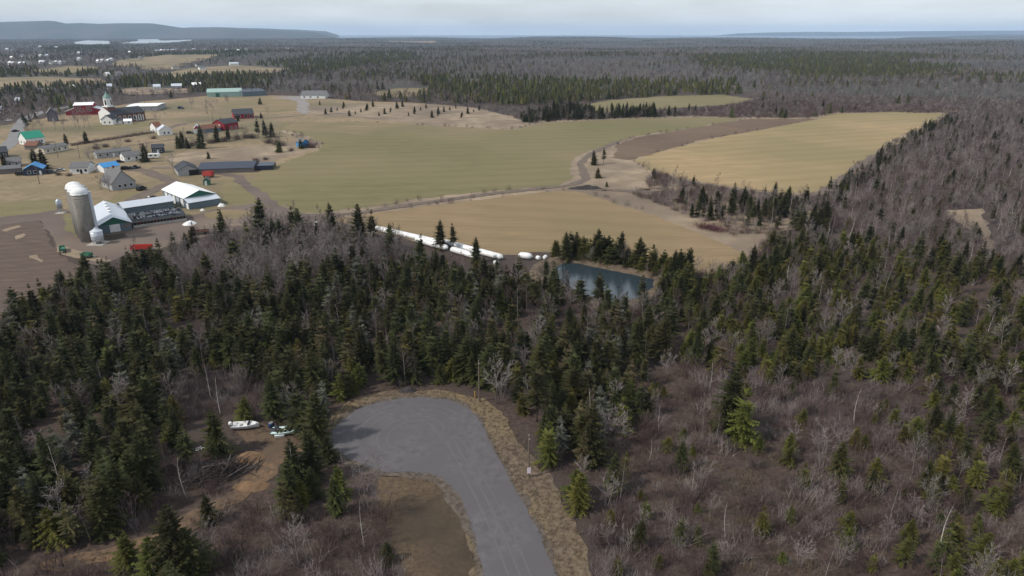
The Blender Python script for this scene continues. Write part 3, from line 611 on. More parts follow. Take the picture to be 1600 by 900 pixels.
# single trees set by hand: (kind, form, px, py of the base, height in m, label)
def lone(kind, k, x, y, H, label, group=None):
    src = (CON if kind == 'c' else BARE)[k]; p = P(x, y)
    t = thing('spruce_tree' if kind == 'c' else 'bare_tree', label, 'tree', p, rng.random() * 6.28, group); s = H / src[2]; s *= .82 if kind == 'c' and y < 300 else 1.0; t.scale = (s * rng.uniform(.95, 1.1), s * rng.uniform(.95, 1.1), s)
    link('trunk', src[0], t); link('crown', src[1], t); return t
LONE = [
 ('c',2,340,708,8,'bushy dark spruce standing beside the heap of dead branches'), ('c',0,284,900,11,'taller spruce of the pair beside the clay track'), ('c',2,302,905,8,'shorter spruce of the pair beside the clay track'),
 ('c',4,203,892,6,'small fir in dry grass at the foot of the clay track'), ('c',4,243,908,7,'olive fir leaning over dry grass below the clay track'), ('c',0,1142,672,12,'tall dark spruce of a close pair standing in bare brush'), ('c',5,1158,690,10.5,'olive spruce of a close pair standing in bare brush'),
 ('c',0,497,694,10,'tall spruce between the mint boat and the turning circle'), ('c',9,484,716,8,'slender spruce beside the end of the mint boat'), ('c',2,512,722,5,'small spruce at the tip of the turning circle'),
 ('b',1,578,800,9.5,'big pale many-stemmed leafless tree on the grass plot by the turning circle'), ('b',1,780,632,9,'pale leafless tree behind the utility pole at the turning circle'), ('b',3,292,778,7.5,'lone white birch stem beside the clay track'),
 ('b',3,1468,880,9,'white forked birch among low firs and brush'), ('b',1,1285,735,8,'spreading grey leafless tree beside a small dark fir in brush'), ('c',0,1308,745,6.5,'small dark fir beside a spreading grey leafless tree'),
 ('b',3,345,650,8,'thin pale birch behind the white boat'), ('b',3,458,768,8,'thin birch beside the bank of orange clay'), ('b',0,270,650,9,'grey round-crowned leafless tree in the glade'),
 ('c',0,927,258,9.5,'dense dark spruce at the bend of the field track'), ('c',3,943,256,10.5,'open-crowned pine beside the bend of the field track'), ('c',6,934,278,6,'broad green spruce inside the bend of the field track'), ('c',4,948,292,3.2,'tiny spruce beside the heap of dark rubble'),
 ('c',2,135,223,9,'cone-shaped dark spruce beside the hedge below the church'), ('c',0,103,225,8,'dark spruce behind the long grey bungalow'), ('c',2,228,253,12,'dark spruce beside the white camper'), ('c',0,316,232,17,'tall dark spruce at the edge of the scrub meadow'), ('c',3,404,216,16,'tallest spruce in the hedge beside the red barn'), ('c',1,414,214,14,'spruce with bare lower trunk in the hedge near the red barn'),
 ('c',0,426,214,12,'dense spruce at the end of the hedge near the red barn'), ('c',2,279,232,10,'dark spruce in a tight clump beside the scrub meadow'), ('c',0,285,230,12,'pointed spruce in a tight clump beside the scrub meadow'), ('c',2,293,232,8,'bushy spruce in a tight clump beside the scrub meadow'),
 ('c',2,56,262,12,'bushy spruce behind the blue-roofed house'), ('c',0,70,264,13,'tall spruce behind the blue-roofed house'), ('c',6,437,238,8,'round green spruce at the tip of the green field'), ('c',6,470,232,7,'green bushy fir beside the small blue shed'), ('c',2,326,248,5,'lone small dark spruce in the scrub meadow'),
 ('c',2,346,196,7,'small dark spruce between the red barn and red house'), ('c',2,372,189,6,'dark spruce in front of the red house'), ('c',2,408,185,6,'dark round spruce beside the lane past the red house'), ('c',6,407,163,8,'dark tree on the dry lawn below the green warehouse'),
 ('b',0,300,172,13,'brown leafless tree in the copse above the lane'), ('b',1,323,178,13,'broad leafless tree in the copse above the lane'), ('b',0,335,176,12,'taller leafless tree in the copse above the lane'), ('b',0,272,270,10,'dark leafless tree beside the machinery shed'), ('b',4,158,296,7,'bare tree against the grey farmhouse wall'), ('b',0,172,300,8,'bare tree at the corner of the grey farmhouse'),
 ('b',0,143,262,11,'grey leafless tree beside the long grey mobile home'), ('b',0,246,196,12,'leafless tree at the end of the brick church'), ('c',2,8,262,9,'spruce beside the grey sheds at the village edge'), ('c',0,340,222,13,'spruce in the hedge below the white garage'), ('c',1,358,220,12,'second spruce in the hedge below the white garage'),
 ('c',0,690,388,9.5,'tall thin spruce in front of the white silage tubes'), ('c',3,708,391,9,'open spruce beside a taller one before the white silage tubes'), ('c',0,745,410,8,'broad-topped spruce before the far silage tube'), ('c',0,610,392,9,'single spruce near the wrapped bale'),
 ('b',1,1010,270,6,'grey leafless bush-like tree by the tilled strip'), ('c',3,1083,296,8,'open pine at the edge of the streamside brush'), ('c',1,1062,290,5,'small spruce at the edge of the streamside brush'), ('c',6,1205,392,7,'lone green fir at the field corner')]
for a in LONE: lone(*a)
rowt = [(88,207),(100,203),(53,208),(65,210)]
for x, y in [(66,206),(52,205),(87,203),(100,204)]: lone('b', 0, x, y, 12, 'leafless street tree on the dry lawn below the purple-grey house', 'leafless trees in a row below the purple-grey house')
for x, y in [(118,199),(124,201),(132,199),(140,198)]: lone('b', 0, x, y, 14, 'tall leafless tree in the row before the red building', 'leafless trees before the red building')
for x, y in [(40,198),(44,202),(38,194),(48,196)]: lone('c', 3, x, y, 11, 'dark pine in the clump beside the village road', 'pines beside the village road')
for i in range(34):
    x = 500 + (i * 37 % 250); y = 164 + (i * 53 % 17) + (x - 500) * .02
    lone('c', [0, 2, 2][i % 3], x, y, rng.uniform(3, 8), 'dark spruce scattered over the tan scrub meadow', 'spruces on the scrub meadow')

for i in range(46):      # loose leafless trees and bushes through the village
    x, y = rng.choice([(rng.uniform(150, 240), rng.uniform(234, 240)), (rng.uniform(280, 400), rng.uniform(214, 226)), (rng.uniform(0, 60), rng.uniform(176, 215)), (rng.uniform(20, 150), rng.uniform(150, 166)), (rng.uniform(230, 420), rng.uniform(152, 182)), (rng.uniform(380, 450), rng.uniform(214, 232))])
    q = P(x, y)
    if any(inpoly([(p_.x, p_.y) for p_ in [P(*w_) for w_ in pl_]], np.array([q.x]), np.array([q.y]))[0] for pl_ in ([(0,240),(30,200),(60,172),(110,160),(120,172),(70,182),(36,200),(20,235)], [(105,160),(250,160),(250,198),(105,198)], [(300,195),(400,180),(400,190),(375,205),(300,210)])): continue
    lone('b', rng.choice([0, 1, 2, 4]), x, y, rng.uniform(4, 9), 'leafless tree among the village houses and hedges', 'leafless trees around the village')
# massed trees: the nearest 300 of each kind stay single things
def nearkey(p): return math.hypot(p[0], p[1]) / p[3]
def inview(p):
    a, b = proj(p[0], p[1]); return -10 < a < 1610 and b < 960
MARKS = [('the white boat', 384, 669), ('the mint boat', 470, 672), ('the heap of dead branches', 344, 738), ('the turning circle pole', 749, 628), ('the dark earth heap', 640, 606), ('the notice pole', 826, 746), ('the pond', 930, 470), ('the silage tubes', 700, 400),
 ('the ploughed field', 100, 460), ('the farmyard', 230, 400), ('the wrapped bale', 618, 385), ('the clay track', 280, 845), ('the grass plot', 600, 850), ('the brown glade', 300, 600), ('the hay field corner', 1150, 430), ('the close spruce pair', 1150, 685), ('the forked birch', 1468, 880), ('the spreading grey tree', 1285, 735), ('the road verge', 930, 860)]
MARKS = [(n_, P(x, y)) for n_, x, y in MARKS]
def nearmark(x, y): return min(MARKS, key=lambda m_: (m_[1].x - x) ** 2 + (m_[1].y - y) ** 2)[0]
PLACE = {'clump': 'in the clump', 'open': 'in open brush', 'open2': 'in open brush', 'glade': 'in the glade', 'yardedge': 'at the wood edge', 'greywood': 'in the grey wood', 'pondrow': 'on the pond bank', 'spruce': 'in the dense wood', 'roadside': 'in roadside brush', 'young': 'in the young mixed wood', 'purple': 'in purple-brown brush', 'right': 'in patchy firs', 'midbrush': 'in brush', 'pondside': 'in waterside brush', 'tubeside': 'in brush'}
def split(pts, n=300):
    v = [p for p in pts if inview(p)]; v.sort(key=nearkey); near = v[:n]; s = set(map(id, near)); return near, [p for p in pts if id(p) not in s]
def singles(pts, forms, nm):
    for x, y, k, s, zi in pts:
        f = forms[k]; hh = s * f[2]; lb = ('small ' if hh < 5.2 else 'medium ' if hh < 7.5 else '' if hh < 9.5 else 'tall ') + f[3].replace('many-stemmed leafless', 'bushy leafless') + ' ' + PLACE.get(ZONES[zi][0], 'in the wood') + ' near ' + nearmark(x, y)
        t = thing(nm, lb, 'tree', (x, y, 0), rng.random() * 6.28, lb); w = s * rng.uniform(.9, 1.12); t.scale = (w, w, s)
        t.rotation_euler = (rng.gauss(0, .03), rng.gauss(0, .03), rng.random() * 6.28)
        link('trunk', f[0], t); link('crown', f[1], t)
nc, rc = split(con_pts); nb, rb = split(bare_pts)
singles(nc, CON, 'spruce_tree'); singles(nb, BARE, 'bare_tree')
print('conifers', len(con_pts), 'bare', len(bare_pts), 'shrubs', len(shrub_pts))
def mass(name, label, cat, forms, pts, k0):
    pr = [joined(f[0], f[1], k0 + i) for i, f in enumerate(forms)]
    scl = [(p[3] * rng.uniform(.9, 1.1), p[3] * rng.uniform(.9, 1.1), p[3]) for p in pts]
    scatter(name, label, cat, pr, [(p[0], p[1], 0) for p in pts], [p[2] for p in pts], scl, nrng.random(len(pts)) * 6.28)
mass('spruce_wood', 'mass of dark and olive conifers filling the woods', 'conifers', CON, rc, 0)
mass('bare_wood', 'mass of grey leafless trees filling the woods', 'bare trees', BARE, rb, 20)
shf = [form([make_shrub(500 + i, h, w, n_, tw)], [m_], 40 + i) for i, (h, w, n_, tw, m_) in enumerate([(2.1, 2.6, 42, .022, 'twig_brown'), (2.6, 2.4, 36, .022, 'twig_brown'), (1.6, 2.8, 46, .022, 'twig_grey'), (3.0, 2.2, 34, .02, 'twig_brown'), (.8, 2.8, 60, .025, 'straw'), (3.2, 3.0, 40, .02, 'twig_grey')])]
scatter('undergrowth', 'purple-brown leafless brush covering the ground between the trees', 'undergrowth', shf, [(p[0], p[1], 0) for p in shrub_pts], [p[2] for p in shrub_pts], [(p[3],) * 3 for p in shrub_pts], nrng.random(len(shrub_pts)) * 6.28)
# dry grass tufts along verges and rough ground
tp = []
VERGE = [(478,700),(490,672),(515,645),(550,624),(600,612),(650,609),(710,612),(755,622),(792,655),(815,690),(848,725),(875,770),(905,830),(932,900),(1000,1080),(700,1080),(640,745),(560,735),(500,715)]
gx, gy = np.meshgrid(np.arange(-90, 60, .55), np.arange(35, 130, .55)); gx = (gx + nrng.uniform(-.3, .3, gx.shape)).ravel(); gy = (gy + nrng.uniform(-.3, .3, gy.shape)).ravel()
px, py = proj(gx, gy); m_ = inpoly(VERGE, px, py) & ~inpoly(TC, px, py); dk = inpoly([(598,752),(690,758),(722,810),(742,900),(800,1100),(680,1100),(615,850)], px, py)
trk = inpoly([(390,700),(425,740),(330,815),(250,865),(120,900),(120,868),(250,835),(330,790)], px, py) | inpoly([(360,655),(470,655),(498,690),(420,700),(360,690)], px, py)
for x, y, a, b, t_ in zip(gx, gy, m_, dk, trk):
    if (a and rng.random() < (.45 if b else .75)) or (t_ and rng.random() < .3): tp.append((x, y, rng.randrange(2), rng.uniform(.3, .95) * (.42 if b else 1)))
tf = [form([make_tuft(600 + i, .55, 16)], ['straw'], 60 + i) for i in range(2)]
scatter('dry_grass', 'straw-coloured grass along the edge of the turning circle', 'grass', tf, [(p[0], p[1], .06) for p in tp], [p[2] for p in tp], [(p[3],) * 3 for p in tp], nrng.random(len(tp)) * 6.28)
# far woods
N_ = 210000
r_ = nrng.uniform(560, 9300, N_); th = nrng.uniform(R(-47), R(47), N_); fx = r_ * np.sin(th); fy = r_ * np.cos(th); fpx, fpy = proj(fx, fy)
bad = wmask_clear(fx, fy)
for z in ZONES: bad |= inpoly(z[1], fpx, fpy)
bad |= (fpy > 190) & (fpx < 1500)
bad |= inpoly([(440,196),(560,160),(840,165),(905,160),(1180,146),(1180,170),(1000,190),(800,200)], fpx, fpy)
fx, fy, fpx, fpy, r_ = fx[~bad], fy[~bad], fpx[~bad], fpy[~bad], r_[~bad]
DARK = [[(640,124),(760,120),(900,128),(1150,128),(1160,150),(1000,150),(900,162),(800,168),(690,150)], [(380,100),(450,88),(640,82),(660,92),(560,104),(470,118),(420,108)], [(1080,92),(1200,84),(1420,86),(1480,92),(1360,104),(1240,112),(1100,108)], [(1230,106),(1420,100),(1520,106),(1400,122),(1240,122)], [(200,88),(340,80),(430,84),(340,90),(210,92)], [(60,74),(160,69),(180,76),(80,80)], [(190,124),(300,112),(420,116),(430,136),(300,146),(200,140)], [(0,112),(150,110),(200,118),(0,120)]]
dark = np.zeros(fx.shape, bool)
for d_ in DARK: dark |= inpoly(d_, fpx, fpy)
nz = np.array([mnoise.noise(Vector((x / 420, y / 300, 1))) + .5 * mnoise.noise(Vector((x / 120, y / 90, 4))) for x, y in zip(fx, fy)])
pc = np.where(dark, .85, np.clip(.08 + .6 * nz, .02, .7))
left = (fpx < 480) & (fpy > 120)
isc = nrng.random(len(fx)) < pc
dens = np.clip(.75 + nz * .9, .3, 1); keep = (nrng.random(len(fx)) < dens)
fx, fy, isc, r_ = fx[keep], fy[keep], isc[keep], r_[keep]
ff = [form(low_conifer(700 + i, 10, 2.7), ['bark_dark', 'needles_dark'], 70 + i) for i in range(3)] + [form(low_conifer(705, 10, 2.2), ['bark_dark', 'needles_olive'], 73)]
ff += [form(make_bare(710 + i, 9, 2.8, 1, 10, 4, 3, .12), ['bark_grey', ['twig_grey', 'twig_brown'][i % 2]], 74 + i) for i in range(4)]
idx = np.where(isc, nrng.integers(0, 4, len(fx)), nrng.integers(4, 8, len(fx))); s = nrng.uniform(.6, 1.15, len(fx))
scatter('far_forest', 'far grey and dark green woods reaching towards the sea', 'forest', ff, [(x, y, hgt(x, y)) for x, y in zip(fx, fy)], idx, np.stack([s * 1.3, s * 1.3, s], 1), nrng.random(len(fx)) * 6.28)
print('far', len(fx))

# ------------------------------------------------------------------ buildings
def edge(A, B):
    a, b = P(*A), P(*B); d = b - a; L = d.length; rz = math.atan2(d.y, d.x); return a, b, L, rz
def window(x, z, y, face, parent, w=1.0, h=1.2, frame='white_paint', side=None):
    b = MB(); g = MB(); e = .05
    if face in ('front', 'back'):
        s = -1 if face == 'front' else 1
        b.box(x - w/2 - .12, x + w/2 + .12, min(y, y + s*e), max(y, y + s*e), z - .12, z + h + .12); g.box(x - w/2, x + w/2, min(y + s*e, y + s*(e+.03)), max(y + s*e, y + s*(e+.03)), z, z + h)
    else:   # x is the y coordinate along an end wall at x=y
        s = -1 if face == 'left' else 1
        b.box(min(y, y + s*e), max(y, y + s*e), x - w/2 - .12, x + w/2 + .12, z - .12, z + h + .12); g.box(min(y + s*e, y + s*(e+.03)), max(y + s*e, y + s*(e+.03)), x - w/2, x + w/2, z, z + h)
    f = b.build('window', frame, parent); g.build('pane', 'glass_dark', f); return f
def door(x, y, face, parent, w=1.0, h=2.1, m='white_paint'):
    b = MB(); e = .06; s = -1 if face in ('front', 'left') else 1
    if face in ('front', 'back'): b.box(x - w/2, x + w/2, min(y, y + s*e), max(y, y + s*e), .05, h)
    else: b.box(min(y, y + s*e), max(y, y + s*e), x - w/2, x + w/2, .05, h)
    d = b.build('door', m, parent); k = MB()
    if face in ('front', 'back'): k.box(x + w*.32, x + w*.38, min(y + s*e, y + s*(e+.05)), max(y + s*e, y + s*(e+.05)), 1.0, 1.12)
    else: k.box(min(y + s*e, y + s*(e+.05)), max(y + s*e, y + s*(e+.05)), x + w*.32, x + w*.38, 1.0, 1.12)
    k.build('handle', 'black', d)
def house(name, label, cat, A, B, depth, h, rise, wall, roof, ridge='x', wf=(), wl=(), wr=(), df=None, dl=None, dr=None, chim=None, frame='white_paint', over=.35, group=None, base=True, gable=None, ww=1.0, wh=1.2, wz=1.0, doorm='white_paint', dw=1.0, dh=2.1):
    a, b, L, rz = edge(A, B); ex = (b - a).normalized(); ey = Vector((-ex.y, ex.x, 0)); c = (a + b) / 2 + ey * depth / 2
    t = thing(name, label, cat, c, rz, group); l, d = L / 2, depth / 2; w = MB()
    if ridge == 'x':
        w.add([(-l,-d,-.3),(l,-d,-.3),(l,d,-.3),(-l,d,-.3),(-l,-d,h),(l,-d,h),(l,d,h),(-l,d,h),(-l,0,h+rise),(l,0,h+rise)], [(0,1,5,4),(2,3,7,6),(1,2,6,9,5),(3,0,4,8,7),(0,3,2,1),(4,5,9,8),(6,7,8,9)])
    else:
        w.add([(-l,-d,-.3),(l,-d,-.3),(l,d,-.3),(-l,d,-.3),(-l,-d,h),(l,-d,h),(l,d,h),(-l,d,h),(0,-d,h+rise),(0,d,h+rise)], [(0,1,5,8,4),(2,3,7,9,6),(1,2,6,5),(3,0,4,7),(0,3,2,1),(5,6,9,8),(7,4,8,9)])
    w.build('wall', wall, t)
    r = MB(); th = .14; half = d if ridge == 'x' else l; run = l if ridge == 'x' else d; sl = rise / half; e = over
    pr = [(-half - e, h - sl*e + .04), (0, h + rise + .04), (half + e, h - sl*e + .04), (half + e, h - sl*e + .04 + th), (0, h + rise + .04 + th), (-half - e, h - sl*e + .04 + th)]
    r.prism(pr, -run - e, run + e)
    if ridge == 'x': r.v = [(-y, x, z) for x, y, z in r.v]
    ro = r.build('roof', roof, t)
    if gable and ridge == 'y': MB().add([(-l*.96,-d-.03,h+.02),(l*.96,-d-.03,h+.02),(0,-d-.03,h+rise*.96)], [(0,1,2)]).build('gable_panel', gable, t, fix=False)
    for x in wf: window(x * L, wz, -d, 'front', t, ww, wh, frame)
    for x in wl: window(x * depth, wz, -l, 'left', t, ww, wh, frame)
    for x in wr: window(x * depth, wz, l, 'right', t, ww, wh, frame)
    if df is not None: door(df * L, -d, 'front', t, dw, dh, doorm)
    if dl is not None: door(dl * depth, -l, 'left', t, dw, dh, doorm)
    if dr is not None: door(dr * depth, l, 'right', t, dw, dh, doorm)
    if chim is not None:
        cx, cy = chim[0] * L, chim[1] * depth; k = MB().box(cx-.4, cx+.4, cy-.4, cy+.4, h + rise*.4, h + rise + 1.0); k.box(cx-.48, cx+.48, cy-.48, cy+.48, h+rise+.98, h+rise+1.1); k.build('chimney', 'brick_wall', ro)
    return t, l, d
# farm ---------------------------------------------------------------
sb = P(140, 376); step = Vector((-3.55, 4.5, 0))
for i, lb in enumerate(['concrete stave silo nearest the small steel grain bin', 'concrete stave silo in the middle of the three', 'concrete stave silo nearest the grey feed bin']):
    t = thing('silo', lb.replace('nearest', 'next to'), 'silo', sb + step * i, 0, 'farm silos'); Rr = 2.55; Hs = 15.9
    MB().lathe([(Rr, -.3), (Rr, Hs)], 36).build('wall', 'stave', t, True)
    hoop = MB()
    for k in range(19): hoop.lathe([(Rr + .005, .5 + k * .78), (Rr + .05, .52 + k * .78), (Rr + .05, .57 + k * .78), (Rr + .005, .59 + k * .78)], 36)
    hoop.build('hoops', 'weathered', t)
    MB().lathe([(Rr + .12, Hs - .12), (Rr + .12, Hs + .1)] + [((Rr + .05) * math.cos(a), Hs + .1 + 2.0 * math.sin(a)) for a in [k * math.pi / 16 for k in range(0, 8)]] + [(.35, Hs + 2.12), (.05, Hs + 2.16)], 32).build('dome', 'dome', t, True)
    ch = MB().box(Rr - .1, Rr + .7, -.4, .4, 0, Hs + .6); c = ch.build('chute', 'metal_roof', t); c.rotation_euler.z = R(20)
    ld = MB()
    for s in (-.22, .22): ld.tube([(s, -Rr - .22, 1), (s, -Rr - .22, Hs)], [.03, .03], 4)
    for k in range(29): ld.tube([(-.22, -Rr - .22, 1 + k * .5), (.22, -Rr - .22, 1 + k * .5)], [.02, .02], 3)
    l_ = ld.build('ladder', 'steel', t); l_.rotation_euler.z = R(-75)
t = thing('grain_bin', 'small round steel grain bin on a concrete pad beside the silos', 'grain bin', P(154, 381))
MB().box(-2.6, 2.6, -2.6, 2.6, -.2, .25).build('pad', 'concrete', t); MB().lathe([(1.8, 1.2), (1.8, 4.4)], 24).build('wall', 'metal_roof', t, True)
MB().lathe([(.5, .5), (1.78, 1.25)], 20).build('hopper', 'steel', t); MB().lathe([(1.9, 4.38), (.5, 5.2), (.4, 5.5), (.05, 5.55)], 24).build('roof', 'metal_roof', t)
for k in range(6): a = k * math.pi / 3; MB().tube([(1.7*math.cos(a), 1.7*math.sin(a), .2), (1.7*math.cos(a), 1.7*math.sin(a), 1.4)], [.07, .07], 5).build('leg', 'steel', t)
for k in range(3): MB().lathe([(1.8, 1.9 + k * .9), (1.84, 1.93 + k * .9), (1.84, 1.99 + k * .9), (1.8, 2.02 + k * .9)], 24).build('band', 'steel', t)
t = thing('feed_bin', 'slim grey feed bin on legs beside the farm drive', 'feed bin', P(95, 333))
MB().lathe([(.25, 1.2), (1.0, 2.4), (1.0, 4.8), (.3, 5.5), (.05, 5.6)], 16).build('tank', 'steel', t, True); MB().box(-1.6, 1.6, -1.4, 1.4, -.2, .15).build('pad', 'concrete', t)
for k in range(4): a = k * math.pi / 2 + .78; MB().tube([(.95*math.cos(a), .95*math.sin(a), .1), (.95*math.cos(a), .95*math.sin(a), 3)], [.06, .06], 5).build('leg', 'steel', t)
t, l, d = house('dairy_barn', 'dairy barn with pale metal roof and green gable beside the silos', 'barn', (155, 366), (206, 359), 29, 2.8, 2.5, 'slate_wall', 'metal_roof', 'y', gable='green_wall', over=.5)
MB().box(-1.6, 1.6, -d - .08, -d, .05, 2.7).build('barn_door', 'white_paint', t); MB().box(2.6, 5.2, -d - .06, -d, 1.0, 2.6).build('barn_door', 'weathered', t)
for k in range(4):
    y = -d + 8 + k * 5; MB().lathe([(.45, 4.6), (.45, 5.7), (.7, 5.75), (.7, 5.95), (.2, 6.2), (.05, 6.2)], 10, 0 if k % 2 else -.1, y).build('roof_vent', 'white_roof', t)
house('cow_wing', 'long low barn wing with pale metal roof joined to the dairy barn', 'barn', (196, 338), (273, 326), 9, 3.2, 1.3, 'slate_wall', 'metal_roof', 'x', over=.5)
# silage bunker in front of the wing
a, b, L, rz = edge((209, 357), (292, 345)); ex = (b - a).normalized(); ey = Vector((-ex.y, ex.x, 0)); t = thing('silage_bunker', 'long silage bunker under a dark sheet with an open-sided front wall', 'bunker', (a + b) / 2, rz); l = L / 2
MB().box(-l, l, 0, .3, -.2, 1.0).build('front_wall', 'concrete', t); MB().box(-l, l, .05, .35, 1.9, 2.35).build('fascia', 'weathered', t)
for k in range(17): x = -l + .15 + (2 * l - .3) * k / 16; MB().box(x - .1, x + .1, .02, .28, 1.0, 1.9).build('post', ['wood', 'red_trim'][k % 5 == 2], t)
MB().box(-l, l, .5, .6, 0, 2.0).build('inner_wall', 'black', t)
cv = MB(); nx, ny = 30, 8
cv.add([(-l + 2 * l * i / nx, .05 + 10.5 * j / ny, 2.4 + 1.0 * math.sin(j / ny * 2.2) + .15 * mnoise.noise(Vector((i * .5, j * .7, 1)))) for i in range(nx + 1) for j in range(ny + 1)], [(i*(ny+1)+j, (i+1)*(ny+1)+j, (i+1)*(ny+1)+j+1, i*(ny+1)+j+1) for i in range(nx) for j in range(ny)])
cv.build('cover_sheet', 'tarp', t)
ty = MB(); pr_ = [(.42 + .13 * math.cos(q), .1 + .12 * math.sin(q)) for q in [k * math.pi / 3 for k in range(6)]]; vs = []; fs = []
for i in range(12):
    for (r0, z0) in pr_: vs.append((r0 * math.cos(i * math.pi / 6), r0 * math.sin(i * math.pi / 6), z0))
for i in range(12):
    for j in range(6): fs.append((i*6+j, ((i+1) % 12)*6+j, ((i+1) % 12)*6+(j+1) % 6, i*6+(j+1) % 6))
tym = ty.add(vs, fs).mesh('tyre', 'rubber'); tyw = bpy.data.meshes.new('strip')
solid('worn_sheet', (.19, .21, .25), .6)
stm = MB().box(-.13, .13, -1.0, 1.0, 0, .1).mesh('cover_strip', 'worn_sheet')
for k in range(26):
    x = -l + 2 + (2 * l - 4) * k / 25
    for j in range(2):
        o = link('cover_strip', stm, t); yy = 2.4 + j * 3.2 + rng.uniform(-.6, .6); o.location = (x + rng.uniform(-.4, .4), yy, 2.56 + 1.0 * math.sin(yy / 10.5 * 2.2)); o.rotation_euler = (.12, 0, rng.uniform(-.5, .5))
for k in range(44):
    yy = rng.uniform(1, 8.5); xx = rng.uniform(-l + 1, l - 1); q = (a + b) / 2 + ex * xx + ey * yy
    o = tag(link('tyre', tym), 'old black tyre weighing down the dark silage sheet', 'tyre', 'tyres on the silage sheet'); o.location = (q.x, q.y, 2.5 + 1.0 * math.sin(yy / 10.5 * 2.2)); o.rotation_euler.z = rng.random()
def heap(name, label, cat, px_, py_, sx, sy, sz, m, seed=1, n=14):
    vs = []; fs = []
    for i in range(n + 1):
        for j in range(n + 1):
            x, y = -1 + 2 * i / n, -1 + 2 * j / n; rr_ = min(1, math.hypot(x, y)); z = math.cos(rr_ * math.pi / 2) ** .8 if rr_ < 1 else 0
            z = z * (1 + .5 * mnoise.noise(Vector((x * 2.5, y * 2.5, seed)))); vs.append((x * sx, y * sy, max(-.05, z * sz - .04)))
    for i in range(n):
        for j in range(n): fs.append((i*(n+1)+j, (i+1)*(n+1)+j, (i+1)*(n+1)+j+1, i*(n+1)+j+1))
    o = MB().add(vs, fs).build(name, m, smooth=True); o.location = P(px_, py_); return tag(o, label, cat)
heap('plastic_heap', 'crumpled white plastic sheet at the end of the silage bunker', 'plastic sheet', 296, 350, 2.4, 2.8, 1.1, 'plastic_white', 3)
# machinery shed
t, l, d = house('machinery_shed', 'machinery shed with white roof, green gable and white doors along its side', 'shed', (290, 325), (338, 317), 23, 3.9, 2.3, 'slate_wall', 'white_roof', 'y', gable='green_wall', over=.4)
ln = MB(); ln.add([(-l-.3,-d-4.2,2.7),(l+.3,-d-4.2,2.7),(l+.3,-d-.06,3.85),(-l-.3,-d-.06,3.85),(-l-.3,-d-4.2,2.56),(l+.3,-d-4.2,2.56),(l+.3,-d-.06,3.71),(-l-.3,-d-.06,3.71)], [(0,1,2,3),(4,7,6,5),(0,4,5,1),(1,5,6,2),(2,6,7,3),(3,7,4,0)]); ln.build('lean_to_roof', 'metal_roof', t)
MB().box(-l, l, -d - 3.9, -d - .05, -.3, 2.55).build('lean_to_wall', 'slate_wall', t)
for k in range(5): y = -d + 1.4 + k * 4.2; MB().box(-l - .09, -l, y, y + 2.6, .05, 3.2).build('door', 'white_paint' if k % 2 == 0 else 'metal_roof', t)
MB().box(-l - .06, -l, -d - 3.4, -d - 1.4, .05, 2.2).build('door', 'white_paint', t)
t, l, d = house('long_barn', 'very long low barn with dark navy roof beside the green field', 'barn', (310, 272), (396, 269), 20, 2.2, 1.6, 'weathered', 'navy_roof', 'x', over=.4)
MB().box(l + .3, l + 9, -d*.6, d*.5, -.2, 2.4).build('annex', 'navy_roof', t)
t, l, d = house('old_shed', 'grey shed with dark roof and black doorway joined to the long barn', 'shed', (279, 276), (311, 273), 14, 2.8, 2.4, 'grey_siding', 'dark_shingle', 'y')
MB().box(.2, 4.6, -d - .07, -d, .05, 2.7).build('doorway', 'black', t)
house('farmhouse', 'grey farmhouse with steep weathered roof and bare trees at its wall', 'house', (176, 298), (213, 292.5), 13, 3.0, 5.2, 'grey_siding', 'grey_shingle', 'y', wf=(-.18, .05, .3), wl=(-.2, .2), chim=(0, .2))
def wagon(label, px_, py_, ang, L, W, H, m, z0=.8):
    t = thing('farm_wagon', label, 'wagon', P(px_, py_), ang); b = MB().box(-L/2, L/2, -W/2, W/2, z0, z0 + .18)
    for s in (-1, 1): b.box(-L/2, L/2, s*W/2 - .05, s*W/2 + .05, z0 + .18, z0 + H); b.box(s*L/2 - .05, s*L/2 + .05, -W/2 + .05, W/2 - .05, z0 + .18, z0 + H * (1 if s > 0 else .8))
    b.build('box', m, t); MB().box(L/2, L/2 + 1.6, -.08, .08, z0 - .1, z0 + .05).build('drawbar', 'steel', t)
    for sx in (-.32, .32):
        for sy in (-1, 1): w = MB().lathe([(.2, -.12), (.45, -.12), (.45, .12), (.2, .12)], 14); w.v = [(x, z, y) for x, y, z in w.v]; o = w.build('wheel', 'rubber', t); o.location = (sx * L, sy * (W/2 - .05), .45)
wagon('bright red farm wagon half hidden behind spruces at the yard edge', 222, 392, .1, 6.0, 2.2, 1.1, 'red_paint'); wagon('rusty flat wagon parked on the yard', 312, 366, .25, 6, 2.2, .6, 'rust'); wagon('green and grey trailer at the edge of the ploughed field', 98, 393, -1.0, 5, 1.6, .7, 'green_paint'); wagon('small red and green implement on the field edge', 136, 403, -.2, 3.2, 1.6, .9, 'green_paint')
wagon('red box trailer beside the long navy-roofed barn', 326, 277, -.1, 4.6, 2.4, 2.2, 'red_trim')
house('garden_shed', 'small green shed above the machinery shed', 'shed', (318, 290), (328, 289.5), 3, 2.2, 1.2, 'green_paint', 'grey_shingle', 'y', df=-.1)
for i, (x, y, s, lb) in enumerate([(346,322,1.5,'white bagged pile beside the machinery shed'), (278.5,340,.8,'white plastic heap by the bunker roof edge'), (316,329,.9,'pale sack beside the machinery shed lean-to'), (307,379,1.1,'pile of white stones at the edge of the wood')]): heap('plastic_heap', lb, 'pile', x, y, s, s * .8, s * .8, 'plastic_white', i + 9, 8)
